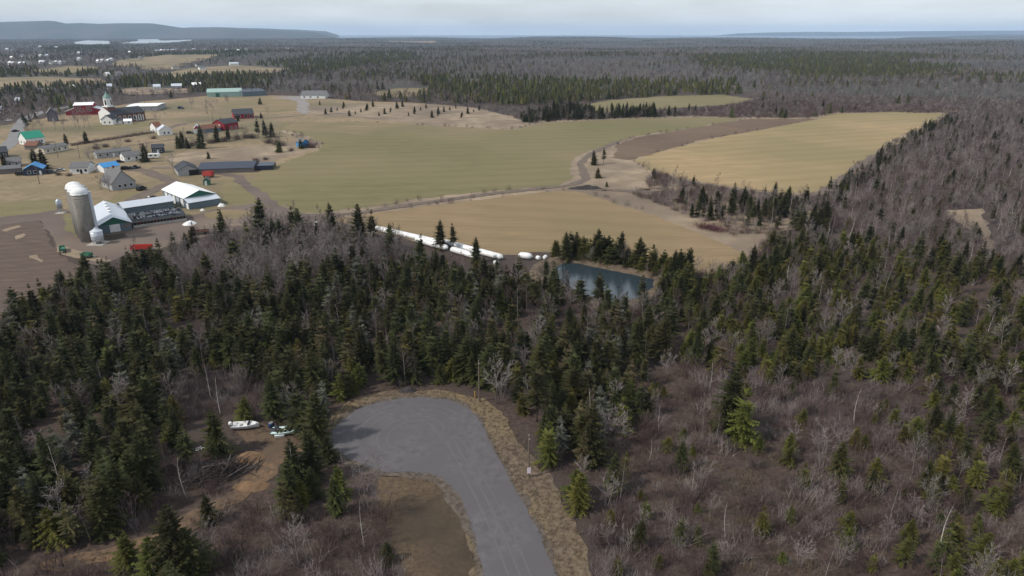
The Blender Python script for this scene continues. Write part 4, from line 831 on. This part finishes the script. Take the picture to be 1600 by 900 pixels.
# village houses --------------------------------------------------------
H_ = house
H_('cottage', 'dark blue cottage with bright blue metal roof and porch', 'house', (38,275), (68,273), 9, 3.0, 2.2, 'blue_siding', 'blue_roof', 'y', wf=(-.22, .1), wl=(0,), df=.36, ww=1.3)
H_('bungalow', 'white bungalow with grey hipped roof and two dark windows', 'house', (110,272), (138,271), 10, 3.0, 2.0, 'white_paint', 'grey_shingle', 'x', wf=(-.05, .38), wl=(0,), df=.12, doorm='black')
H_('garage', 'white shed with bright blue striped roof behind the farmhouse', 'shed', (163,270), (188,266), 7, 2.6, 1.6, 'white_paint', 'blue_roof', 'x', wf=(-.2,), df=.2)
H_('mobile_home', 'long grey mobile home behind leafless trees', 'mobile home', (152,248), (206,242), 6, 2.8, 1.2, 'grey_siding', 'grey_shingle', 'x', wf=(-.4, -.2, .15, .35), wl=(0,), df=-.02)
H_('bungalow', 'pale grey bungalow beside the dark spruce and camper', 'house', (195,253), (222,250), 8, 2.8, 1.8, 'white_paint', 'grey_shingle', 'x', wf=(-.25, .2), wl=(0,), df=0)
H_('dark_house', 'dark blue house behind the white camper', 'house', (238,240), (256,239), 7, 3.0, 1.8, 'blue_siding', 'dark_shingle', 'x', wf=(-.25, .25), df=0)
t = thing('camper', 'white camper trailer beside the dark spruce', 'camper', P(241, 247.5), .15); MB().prism([(-3, .6), (2.6, .6), (3.2, 1.4), (2.9, 2.8), (-2.9, 2.8), (-3.1, 1.4)], -1.1, 1.1).build('body', 'white_paint', t); MB().box(-1.8, -.6, -1.15, -1.1, 1.5, 2.2).build('window', 'glass_dark', t); MB().box(.6, 1.8, -1.15, -1.1, 1.5, 2.2).build('window', 'glass_dark', t)
for s in (-1, 1): w = MB().lathe([(.15, -.1), (.36, -.1), (.36, .1), (.15, .1)], 12); w.v = [(x, z, y) for x, y, z in w.v]; o = w.build('wheel', 'rubber', t); o.location = (-.3, s * 1.02, .36)
H_('house', 'white house with teal green roof beside the village road', 'house', (42,227), (71,223.5), 9, 4.0, 3.6, 'white_paint', 'teal_roof', 'x', wf=(-.3, .05, .32), wl=(-.2, .2), df=.18, doorm='black')
H_('shed', 'grey shed with rusty brown roof in front of the teal-roofed house', 'shed', (39,234), (57,234), 7, 2.4, 2.0, 'weathered', 'brown_roof', 'x', df=.2, doorm='weathered')
H_('mobile_home', 'long cream mobile home with grey roof below the hedge', 'mobile home', (70,241), (108,234), 7, 2.8, 1.3, 'cream', 'grey_shingle', 'x', wf=(-.35, -.1, .1, .36), df=.22)
H_('purple_house', 'dark purple-grey two-storey house above the village lawn', 'house', (75,190), (92,189), 10, 6.0, 4.0, 'purple_wall', 'grey_shingle', 'y', wf=(-.25, .25), wl=(0,), df=0)
H_('shed', 'long low grey shed at the village edge', 'shed', (-6,273), (33,270), 6, 2.4, 1.2, 'weathered', 'grey_shingle', 'x', df=.3, doorm='weathered')
H_('bungalow', 'grey-roofed bungalow behind the long low shed', 'house', (10,262), (34,260), 8, 2.6, 1.8, 'grey_siding', 'grey_shingle', 'x', wf=(-.25, .2))
H_('dark_house', 'dark brown house beside the bend of the village road', 'house', (-8,248), (14,246), 10, 3.2, 2.4, 'dark_siding', 'dark_shingle', 'x', wf=(-.2, .25))
H_('house', 'white-roofed house across the village road', 'house', (-14,178), (9,176), 12, 3.0, 2.4, 'white_paint', 'metal_roof', 'x', wf=(-.2, .2))
# red school building
t, l, d = H_('red_hall', 'large dark red hall with white roof and paired white windows', 'hall', (118,180), (147,179), 16, 8.0, 1.6, 'red_wall', 'white_roof', 'x', frame='white_paint', over=.5)
for x in (-.36, -.20, .22, .36):
    for z in (3.0, 5.4): window(x * 2 * l, z, -d, 'front', t, 1.3, 1.3)
for s, (m0, m1, ww_) in ((-1, (-1.0, -1.5, 7)), (1, (1.0, 1.6, 9))):
    w = MB(); x0, x1 = s * l, s * (l + ww_); w.prism([(x0, -.3), (x1, -.3), (x1, 3.0), (x0, 5.6)], -d + .6, d - .6); w.build('wing', 'red_wall', t)
    w = MB(); w.prism([(x0 + s*.05, 5.75), (x1 + s*.5, 2.95), (x1 + s*.5, 3.15), (x0 + s*.05, 5.95)], -d + .2, d - .2); w.build('wing_roof', 'white_roof', t)
# church
t, l, d = H_('church', 'brick church with dark roof, arched windows and white belfry', 'church', (175,193.5), (228,187.5), 14, 6.5, 4.0, 'brick_wall', 'dark_shingle', 'x', over=.4)
for k in range(5):
    x = -l + 7 + k * 4.0; b = MB().prism([(x-1.1, 1.2), (x+1.1, 1.2), (x+1.1, 4.2), (x+.6, 4.9), (x, 5.15), (x-.6, 4.9), (x-1.1, 4.2)], -d - .06, -d); f = b.build('window', 'white_paint', t); MB().prism([(x-.7, 1.5), (x+.7, 1.5), (x+.7, 4.1), (x+.4, 4.6), (x, 4.75), (x-.4, 4.6), (x-.7, 4.1)], -d - .1, -d - .06).build('pane', 'glass_dark', f)
MB().box(-l - .5, -l, -d - .2, d + .2, -.2, 8).add([(-l-.5,-d-.2,8),(-l-.5,d+.2,8),(-l-.5,0,11.4),(-l,-d-.2,8),(-l,d+.2,8),(-l,0,11.4)], [(0,1,2),(5,4,3),(0,2,5,3),(1,4,5,2)]).build('white_front', 'white_paint', t)
for k in range(3): MB().box(-l + .6 + k * 1.6, -l + 1.1 + k * 1.6, -d - .35, -d - .05, 0, 6.2).build('pilaster', 'white_paint', t)
for k in range(4): MB().box(l - 8 + k * 1.9, l - 7.2 + k * 1.9, -d - .12, -d, .3, 4.6).build('panel', 'white_paint', t)
tw = MB().box(-l + 1.2, -l + 7.2, -3, 3, 6, 12).build('tower', 'brick_wall', t); MB().box(-l + .9, -l + 7.5, -3.3, 3.3, 12, 12.5).build('cornice', 'white_paint', t)
MB().lathe([(2.9, 12.5), (2.9, 18.5)], 8, -l + 4.2, 0).build('belfry', 'white_paint', t)
for k in range(4): a = k * math.pi / 2 - math.pi / 2 + math.pi / 8; o = MB().box(-.55, .55, -.06, .06, 13.6, 17).build('louvre', 'glass_dark', t); o.location = (-l + 4.2 + 2.72 * math.cos(a), 2.72 * math.sin(a), 0); o.rotation_euler.z = a + math.pi / 2
MB().lathe([(3.1, 18.5), (3.0, 18.8), (2.0, 20.2), (1.2, 21), (.45, 22.6), (.06, 24.5)], 8, -l + 4.2, 0).build('spire', 'copper_green', t)
H_('white_hall', 'white gabled house in front of the church entrance', 'house', (159,195), (177,195), 9, 4.0, 3.0, 'white_paint', 'dark_shingle', 'y', wf=(-.2, .2), wz=1.2)
H_('white_annex', 'low white building with dark roof beside the white gabled house', 'house', (178,194), (190,193.5), 6, 2.6, 1.4, 'white_paint', 'dark_shingle', 'x', wf=(0,))
H_('white_shed', 'small white shed with one window below the church', 'shed', (194,194.5), (206,194), 5, 2.4, 1.4, 'white_paint', 'white_roof', 'x', wf=(.15,))
H_('flat_school', 'low flat-roofed school building behind the church', 'school', (198,174), (246,173), 30, 4.0, .5, 'grey_siding', 'white_roof', 'x', wf=(-.3, -.1, .1, .3))
H_('white_house', 'white house with reddish trimmed gables beside the lane', 'house', (249,212), (270,210.5), 9, 3.4, 2.8, 'white_paint', 'metal_roof', 'y', wf=(-.1, .22), wl=(0,))
H_('white_house_wing', 'white house with dark red roof behind the gabled house', 'house', (244,208), (254,207), 9, 4.4, 2.6, 'white_paint', 'brown_roof', 'x', wl=(0,))
H_('garage', 'white garage with red gable at the end of the rusty shed', 'garage', (303,209), (314,208.5), 9, 3.2, 2.4, 'white_paint', 'metal_roof', 'y', gable='red_trim')
H_('rusty_shed', 'long grey shed with rust-patched roof beside the red barn', 'shed', (315,208), (345,205), 9, 2.6, 2.2, 'slate_wall', 'brown_roof', 'x')
H_('red_barn', 'dark red barn with grey roof and white end door', 'barn', (351,204), (373,200.5), 11, 4.6, 2.6, 'red_wall', 'dark_shingle', 'x', wf=(.0, .3), dl=.0, dw=3.5, dh=4.2)
H_('red_house', 'red house with dark roof and large white windows', 'house', (366,186), (397,184.5), 16, 3.6, 3.4, 'red_wall', 'dark_shingle', 'x', wf=(-.38, -.25, .1, .36), ww=2.2, wh=1.8)
H_('green_warehouse', 'long pale green warehouse with pale roof by the far wood', 'warehouse', (324,152), (378,150.5), 34, 5, 2.6, 'pale_green', 'green_roof', 'x', dw=4, dh=4, df=-.2, doorm='green_wall')
H_('dark_warehouse', 'long grey-blue warehouse joined to the green warehouse', 'warehouse', (379,151), (416,149), 34, 4.6, 2.0, 'slate_wall', 'navy_roof', 'x')
H_('wide_house', 'wide grey-roofed house at the end of the gravel yard', 'house', (470,154), (508,154), 18, 3.4, 4.0, 'white_paint', 'grey_shingle', 'x', wf=(-.35, -.1, .2), ww=2)
H_('blue_shed', 'small blue-sided shed among bushes at the tip of the green field', 'shed', (473,231), (483,229.5), 6, 3.2, 1.6, 'blue_roof', 'grey_shingle', 'y')
far = [(59,147,72,'white_paint','grey_shingle','long white house with grey roof behind the village road'), (74,146,86,'grey_siding','grey_shingle','grey house beside the long white house'), (24,163,34,'white_paint','metal_roof','small white house among bare trees'), (112,141,118,'white_paint','white_roof','tiny white house above the far meadow'), (168,139,176,'white_paint','metal_roof','white house beside dark pines on the far meadow'), (240,140,251,'white_paint','metal_roof','white house at the edge of the far wood'), (268,139,284,'grey_siding','metal_roof','low pale house before the far wood'), (300,137,316,'grey_siding','white_roof','house with bright white roof in the far wood'), (312,109,322,'white_paint','grey_shingle','white house on the tan hill'), (308,104,316,'grey_siding','dark_shingle','grey house topping the tan hill'), (359,102,373,'white_paint','metal_roof','long white house on the crest of the tan hill'), (270,108,280,'cream','grey_shingle','cream house at the foot of the tan hill'), (168,119,173,'white_paint','white_roof','white cabin beside the straw field'), (180,118,192,'white_paint','grey_shingle','white house with grey roof beside the straw field')]
for x0, y, x1, w_, r_m, lb in far: H_('far_house', lb, 'house', (x0, y), (x1, y - .3), 9, 3.6, 2.4, w_, r_m, 'x', wf=(-.25, .2))
pl = [(12,101),(16,101.5),(22,101),(28,102),(34,101.5),(40,100.5),(60,99.5),(64,99.5),(76,100),(84,99.8),(90,100.2),(97,100),(150,98),(156,97),(160,96.5),(166,97),(170,95),(43,90),(60,89),(70,88.6),(30,89),(15,92),(120,94),(215,92),(330,82),(318,80),(340,81),(352,80),(300,78.5),(285,79),(370,80),(382,79),(395,81),(250,80),(8,78),(16,79.5),(60,74),(85,75),(445,76),(200,83),(120,84),(140,86)]
for i, (x, y) in enumerate(pl): H_('far_house', 'tiny pale house in the distant valley settlement', 'house', (x, y), (x + 3.2 + i % 3, y), 12, 4, 3, ['white_paint', 'cream', 'white_paint', 'grey_siding'][i % 4], ['white_roof', 'metal_roof', 'grey_shingle'][i % 3], 'x', group='houses of the distant settlement')
# ------------------------------------------------------------------ vehicles
def car(label, px_, py_, ang, m, kind='car', s=1.0):
    t = thing('parked_car' if kind != 'pickup' else 'pickup_truck', label, 'car' if kind != 'pickup' else 'pickup', P(px_, py_), ang); t.scale = (s, s, s); W = .88
    if kind == 'pickup': bp = [(-2.7, .45), (2.7, .45), (2.72, .95), (1.5, 1.08), (-2.7, 1.08)]; cp = [(-.55, 1.08), (1.45, 1.08), (.75, 1.78), (-.45, 1.8)]
    elif kind == 'suv': bp = [(-2.3, .42), (2.3, .42), (2.32, .92), (1.2, 1.08), (-2.3, 1.1)]; cp = [(-2.2, 1.1), (1.15, 1.08), (.5, 1.75), (-2.0, 1.75)]
    else: bp = [(-2.2, .35), (2.2, .35), (2.22, .72), (1.1, .92), (-2.2, .95)]; cp = [(-1.7, .95), (1.0, .92), (.3, 1.42), (-1.1, 1.42)]
    MB().prism(bp, -W, W).build('body', m, t); MB().prism(cp, -W * .88, W * .88).build('cabin', 'glass_dark', t); r0 = cp[2]; r1 = cp[3]
    MB().prism([(r1[0], r1[1] + .005), (r0[0], r0[1] + .005), (r0[0] - .1, r0[1] + .07), (r1[0] + .1, r1[1] + .07)], -W * .86, W * .86).build('roof', m, t)
    for sx in (-1.4, 1.4):
        for sy in (-1, 1): w = MB().lathe([(.12, -.1), (.34, -.1), (.34, .1), (.12, .1)], 12); w.v = [(x, z, y) for x, y, z in w.v]; o = w.build('wheel', 'rubber', t); o.location = (sx, sy * .82, .34)
    for sy in (-.6, .6): MB().box(bp[1][0] + .005, bp[1][0] + .05, sy - .18, sy + .18, bp[2][1] - .25, bp[2][1] - .08).build('headlight', 'silver', t)
    return t
car('black pickup truck with a white load parked on grass by the barn wing', 239, 313, .1, 'black', 'pickup', 1.05); heap('plastic_heap', 'white bundle beside the black pickup', 'bundle', 233, 311, .9, .7, 1.2, 'plastic_white', 31, 8)
car('dark blue car parked at the corner of the machinery shed', 259, 312.5, 1.2, 'navy_paint', 'car'); car('dark van parked beside the grey farmhouse', 221, 297, 1.5, 'black', 'suv', 1.1)
car('black car on the drive beside the pale grey bungalow', 187, 254, .1, 'black', 'car'); car('dark suv between the blue-roofed cottage and the white bungalow', 81, 271, .2, 'dark_siding', 'suv'); car('silver car beside the dark suv near the white bungalow', 95, 267.5, .3, 'silver', 'car')
car('black car parked beside the blue striped shed', 197, 265, .2, 'black', 'suv'); car('dark grey car in the line beside the blue striped shed', 204, 264.5, .2, 'dark_siding', 'car'); car('black pickup last in the line beside the blue striped shed', 211, 263.5, .2, 'black', 'pickup'); car('black car beside the white garage', 297, 209, .1, 'black', 'suv')
car('red car in front of the teal-roofed house', 76, 228, .1, 'rust', 'car'); car('dark car driving on the village road', 24, 206, 1.35, 'black', 'car', 1.1); car('dark car parked in the yard behind the school', 283, 170, .1, 'navy_paint', 'suv', 1.2); car('white car parked by the roadside lot', 13, 189, .2, 'white_paint', 'car')
car('grey car parked at the roadside lot', 26, 180, .2, 'silver', 'car'); car('dark car tucked beside the blue cottage wall', 33, 274, .1, 'black', 'suv')
# ------------------------------------------------------------------ silage tubes, bales
def silage(label, A, B, r0=1.0):
    a, b = P(*A), P(*B); L = (b - a).length; rz = math.atan2((b - a).y, (b - a).x); n = max(8, int(L / .9)); o_ = MB(); vs = []; fs = []; m_ = 14
    for i in range(n + 1):
        s = i / n; x = L * s; e = min(1, math.sqrt(max(.02, 1 - max(0, 1 - min(s, 1 - s) * L / 1.4) ** 2))); q = r0 * e * (1 + .05 * mnoise.noise(Vector((x * .5, r0, 3))) + .015 * (i % 2))
        for k in range(m_):
            t_ = 6.283 * k / m_; z = q * math.sin(t_); vs.append((x, q * 1.12 * math.cos(t_), max(-.05, r0 * .82 + z * .92)))
    for i in range(n):
        for k in range(m_): k2 = (k + 1) % m_; fs.append((i*m_+k, i*m_+k2, (i+1)*m_+k2, (i+1)*m_+k))
    fs += [tuple(range(m_)), tuple(n*m_ + k for k in range(m_))]; o = o_.add(vs, fs).build('silage_tube', 'plastic_white', smooth=True); o.location = a + Vector((0, 0, .1)); o.rotation_euler.z = rz
    return tag(o, label, 'silage tube')
silage('longest white silage tube starting at the open end of the hay field', (586,360), (688,383)); silage('white silage tube continuing along the hay field edge', (690,381), (786,407)); silage('shorter white silage tube lying on the wood side of the longer ones', (648,378), (700,392))
silage('white silage tube half hidden by spruces at the wood edge', (704,393), (745,405)); silage('short white silage tube close to the pond', (810,403), (832,406), 1.1)
def bale(label, x, y, m='plastic_white', r0=.75):
    t = thing('wrapped_bale', label, 'bale', P(x, y), rng.random() * 3); b = MB().lathe([(.1, -.65), (r0 * .85, -.65), (r0, -.5), (r0, .5), (r0 * .85, .65), (.1, .65)], 16); b.v = [(z, x_, y_ + r0) for x_, y_, z in b.v]; b.build('wrap', m, t, True)
    e = MB().lathe([(.08, .655), (r0 * .5, .655), (r0 * .45, .67), (.08, .67)], 12); e.v = [(z, x_, y_ + r0) for x_, y_, z in e.v]; e.build('end_face', 'straw', t)
bale('lone white wrapped bale beside the field track', 494, 352); bale('white wrapped bale with dark open end among bare trees', 618, 379, r0=.85); bale('white bale near the pond end of the tubes', 852, 405, r0=.65); bale('white bale lying beside the wood edge below the tubes', 775, 413, r0=.65); bale('second white bale close to the short tube', 841, 406, r0=.65)
heap('rubble_heap', 'low heap of dark rubble beside the field track', 'rubble', 915, 295, 8, 2.4, 1.5, 'stone_dark', 4, 26)
o = heap('red_shrub', 'patch of dark red leafless shrubs at the field edge', 'shrub', 1112, 359, .1, .1, .1, 'twig_red', 4, 4); bpy.data.objects.remove(o)
rsh = make_shrub(881, 1.6, 5, 260, .03).mesh('shrub', 'twig_red')
for i, (x, y) in enumerate([(1100,356),(1112,358),(1122,361)]): o = tag(link('red_shrub', rsh), 'dark red leafless shrub at the edge of the hay field', 'shrub', 'dark red shrubs by the hay field'); o.location = P(x, y); o.rotation_euler.z = i * 2.0; o.scale = (1.4, 1.4, 1)
bsh = make_shrub(882, 2.8, 4, 200, .03).mesh('shrub', 'twig_brown')
for x, y, s_ in [(480,230,1.3),(488,231,1.1),(432,226,1.2),(440,228,1.1),(420,224,1.2),(395,216,1.1),(385,216,1.1),(370,218,1.2),(350,221,1.1),(330,224,1.1),(310,226,1),(300,228,1),(455,236,.7),(400,252,.7),(415,250,.6),(92,274,.6),(108,275,.6),(190,286,.6),(165,230,.8),(200,222,.8),(240,217,.8),(150,233,.8)]:
    o = tag(link('bare_bush', bsh), 'brown leafless bush in the village hedges and meadow', 'bush', 'leafless bushes around the village'); o.location = P(x, y); o.rotation_euler.z = rng.random() * 6; o.scale = (s_ * 1.2, s_ * 1.2, s_)
# hedge below the church
hp = []
for i in range(90): s_ = i / 89; x = 112 + 150 * s_; y = 228 - 24 * s_ + rng.uniform(-.6, .6); q = P(x, y); hp.append((q.x, q.y, 0))
scatter('hedge', 'thin brown leafless hedge line running below the church', 'hedge', [form([make_shrub(890, 1.8, 2.4, 40, .03)], ['twig_brown'], 90)], hp, [0] * len(hp), [(1, 1, rng.uniform(.6, 1.2)) for _ in hp], nrng.random(len(hp)) * 6)
# ------------------------------------------------------------------ poles, cables, boats, brush pile
def pole(label, x, y, H, arm=True, group=None, sign=False):
    t = thing('utility_pole', label, 'pole', P(x, y), rng.uniform(-.3, .3), group); MB().tube([(0, 0, -.3), (0, 0, H)], [.16, .11], 8).build('shaft', 'wood', t)
    if arm: MB().lathe([(.04, H), (.06, H + .05), (.05, H + .2), (.02, H + .25)], 8).build('insulator', 'concrete', t); MB().box(-.06, .06, -.5, -.1, H - .5, H - .4).build('bracket', 'steel', t)
    if sign: MB().box(-.28, .28, -.24, -.17, .9, 1.9).build('notice', 'pink_white', t)
    return t
p1 = P(749, 628); p2 = P(826, 746); p3 = P(1010, 1060)
pole('wooden utility pole at the edge of the turning circle', 749, 628, 8.6); pole('wooden utility pole with a small pale notice near its foot', 826, 746, 7.6, sign=True); pole('wooden utility pole further down the road verge', 1010, 1060, 8.6)
def cable(label, a, b, sag):
    pts = [a.lerp(b, k / 24) - Vector((0, 0, sag * 4 * (k / 24) * (1 - k / 24))) for k in range(25)]
    tag(MB().tube(pts, [.018] * 25, 4).build('power_cable', 'wire'), label, 'cable')
cable('power cable between the turning circle pole and the pole with the notice', p1 + Vector((0, 0, 8.7)), p2 + Vector((0, 0, 7.7)), .5); cable('power cable running from the notice pole down the road verge', p2 + Vector((0, 0, 7.7)), p3 + Vector((0, 0, 8.7)), .9); cable('lower telephone cable running down the road verge', p2 + Vector((0, 0, 6.6)), p3 + Vector((0, 0, 7.4)), 1.0)
t = thing('marker_post', 'short yellow marker post beside the turning circle pole', 'post', P(742, 622)); MB().tube([(0, 0, -.2), (0, 0, 1.3)], [.07, .07], 6).build('shaft', 'yellow', t); MB().lathe([(.09, 1.3), (.09, 1.4), (.03, 1.45)], 8).build('cap', 'yellow', t)
for i, (x, y) in enumerate([(62,288),(91,247),(125,248),(226,161),(198,163),(215,162),(302,155),(333,190)]): pole('thin wooden utility pole standing in the village', x, y, 9, group='village utility poles')
def boat(label, x, y, ang, L, W, H, m, inner, motor=True):
    t = thing('boat', label, 'boat', P(x, y, .1), ang); vs = []; fs = []; n = 12
    sec = lambda s: (W/2 * (1 - max(0, (s - .45) / .55) ** 2.2) * (.92 + .08 * min(1, s * 4)) + .02, H * (1 + .28 * max(0, s - .3)))
    for i in range(n + 1):
        s = i / n; w_, h_ = sec(s); xx = -L/2 + L * s; k_ = .12 + .5 * max(0, s - .75)
        vs += [(xx, -w_, h_), (xx, -w_ * .72, h_ * .3 + k_ * .3), (xx, 0, k_ * .6), (xx, w_ * .72, h_ * .3 + k_ * .3), (xx, w_, h_), (xx, w_ * .84, h_), (xx, w_ * .6, .38 + k_ * .3), (xx, -w_ * .6, .38 + k_ * .3), (xx, -w_ * .84, h_)]
    for i in range(n):
        for k in range(9): k2 = (k + 1) % 9; fs.append((i*9+k, i*9+k2, (i+1)*9+k2, (i+1)*9+k))
    fs += [tuple(range(9)), tuple(n*9+k for k in range(9))]; MB().add(vs, fs).build('hull', m, t)
    for sx in (-.22, .08): MB().box(L*sx, L*sx + .35, -W*.38, W*.38, H*.62, H*.68).build('seat', inner, t)
    MB().box(L*.12, L*.15, -W*.36, W*.36, H*.9, H*1.5).build('windscreen', 'glass_dark', t); MB().box(L*.17, L*.4, -W*.25, W*.25, H*1.03, H*1.1).build('foredeck', m, t)
    MB().box(-L*.40, -L*.26, -W*.3, W*.3, H*.42, H*.46).build('floor_mat', 'black', t)
    if motor: mo = MB().lathe([(.14, H*.9), (.3, H*.95), (.34, H*1.3), (.28, H*1.55), (.08, H*1.65)], 12, -L/2 - .2, 0).build('outboard_motor', 'white_paint', t, True); MB().box(-L/2 - .3, -L/2 - .12, -.08, .08, .1, H*.95).build('motor_leg', 'black', mo)
boat('white open motorboat lying in the clearing', 384, 669, .08, 4.6, 1.9, .85, 'plastic_white', 'silver'); boat('pale mint boat with dark covers lying beside the white boat', 448, 677, .12, 5.0, 2.2, .75, 'mint', 'black', False)
t = thing('tarp_bundle', 'crumpled dark tarpaulin draped over the stern of the mint boat', 'tarpaulin', P(433, 674)); b = MB(); n = 10; b.add([((-1 + 2*i/n)*1.1, (-1 + 2*j/n)*1.1, max(0, (1.0 - .5*((i/n-.5)**2+(j/n-.5)**2)*4)*(.95 + .35*mnoise.noise(Vector((i*.6, j*.6, 2)))))) for i in range(n+1) for j in range(n+1)], [(i*(n+1)+j, (i+1)*(n+1)+j, (i+1)*(n+1)+j+1, i*(n+1)+j+1) for i in range(n) for j in range(n)]); b.build('sheet', 'tarp', t); MB().tube([(-1, -.9, .5), (1, -.8, .95)], [.03, .03], 5).build('rope', 'straw', t)
t = thing('barrel', 'dark blue plastic barrel between the two boats', 'barrel', P(424, 668)); MB().lathe([(.4, 0), (.5, .1), (.53, .45), (.5, .85), (.42, .98)], 16).build('body', 'navy_paint', t, True); MB().lathe([(.4, .98), (.4, 1.02), (.1, 1.03)], 14).build('lid', 'silver', t)
t = thing('white_crate', 'white plastic box on the ground beside the mint boat', 'box', P(437, 682.5), .2); MB().box(-.75, .75, -.35, .35, 0, .4).build('body', 'plastic_white', t); MB().box(-.8, .8, -.4, .4, .4, .47).build('lid', 'plastic_white', t)
t = thing('white_crate', 'white pieces of board lying beside the bushy spruce', 'boards', P(310, 703), .1)
for k in range(3): MB().box(-.9 + k*.5, .1 + k*.5, -.3 + .2*k, .2 + .2*k, .05 + .09*k, .12 + .09*k).build('board', 'white_paint', t)
bc = P(347, 742); t = thing('brush_pile', 'large heap of dead branches and logs beside the clay track', 'brush pile', bc, .55)
for k in range(240):
    r_ = random.Random(k); u_, v_ = r_.gauss(0, 2.3), r_.gauss(0, 1.1); hh = 2.4 * max(0, 1 - (u_ / 5) ** 2 - (v_ / 2.6) ** 2) * r_.random() + .12; a = r_.gauss(.15, .6); e = r_.gauss(0, .22); L_ = r_.uniform(.8, 2.6) if k > 5 else 3.8
    dv = Vector((math.cos(a) * math.cos(e), math.sin(a) * math.cos(e), math.sin(e))) * L_ / 2; c_ = Vector((u_, v_, hh + abs(dv.z) * .6)); rad = r_.uniform(.03, .10) * (1.3 if k < 8 else 1)
    MB().tube([c_ - dv, c_ + Vector((0, 0, r_.uniform(-.1, .1))), c_ + dv], [rad, rad * .85, rad * .5], 5).build('log' if rad > .07 else 'branch', 'bark_grey' if k % 13 == 0 else 'dead_wood' if k % 2 else 'stone_dark', t)
mat('raw_clay', (.205, .122, .066), (.12, .08, .05), 1.1, lo=.3, hi=.7, bump=.25)
heap('clay_bank', 'low mound of orange clay beside the brush pile', 'mound', 390, 716, 2.8, 1.8, .9, 'raw_clay', 6); heap('clay_bank', 'low mound of orange clay beside the thin birch', 'mound', 392, 760, 2.8, 1.5, .6, 'raw_clay', 8)
heap('earth_heap', 'small dark heap of earth behind the turning circle', 'mound', 637, 611, 1.8, 1.0, .9, 'stone_dark', 5)
# ------------------------------------------------------------------ haze
hz = MB().box(-27000, 27000, -27000, 27000, -62, 270).build('haze', None); hz['kind'] = 'stuff'; hz['label'] = 'thin blue haze over the distant land'; hz['category'] = 'haze'
m_ = bpy.data.materials.new('haze'); m_.use_nodes = True; N, L = m_.node_tree.nodes, m_.node_tree.links; N.clear(); o_ = N.new('ShaderNodeOutputMaterial'); v_ = N.new('ShaderNodeVolumePrincipled')
v_.inputs['Color'].default_value = (.54, .74, 1.0, 1); v_.inputs['Density'].default_value = 4.6e-5; v_.inputs['Anisotropy'].default_value = .0; L.new(v_.outputs[0], o_.inputs['Volume']); hz.data.materials.append(m_)
S.cycles.volume_bounces = 1
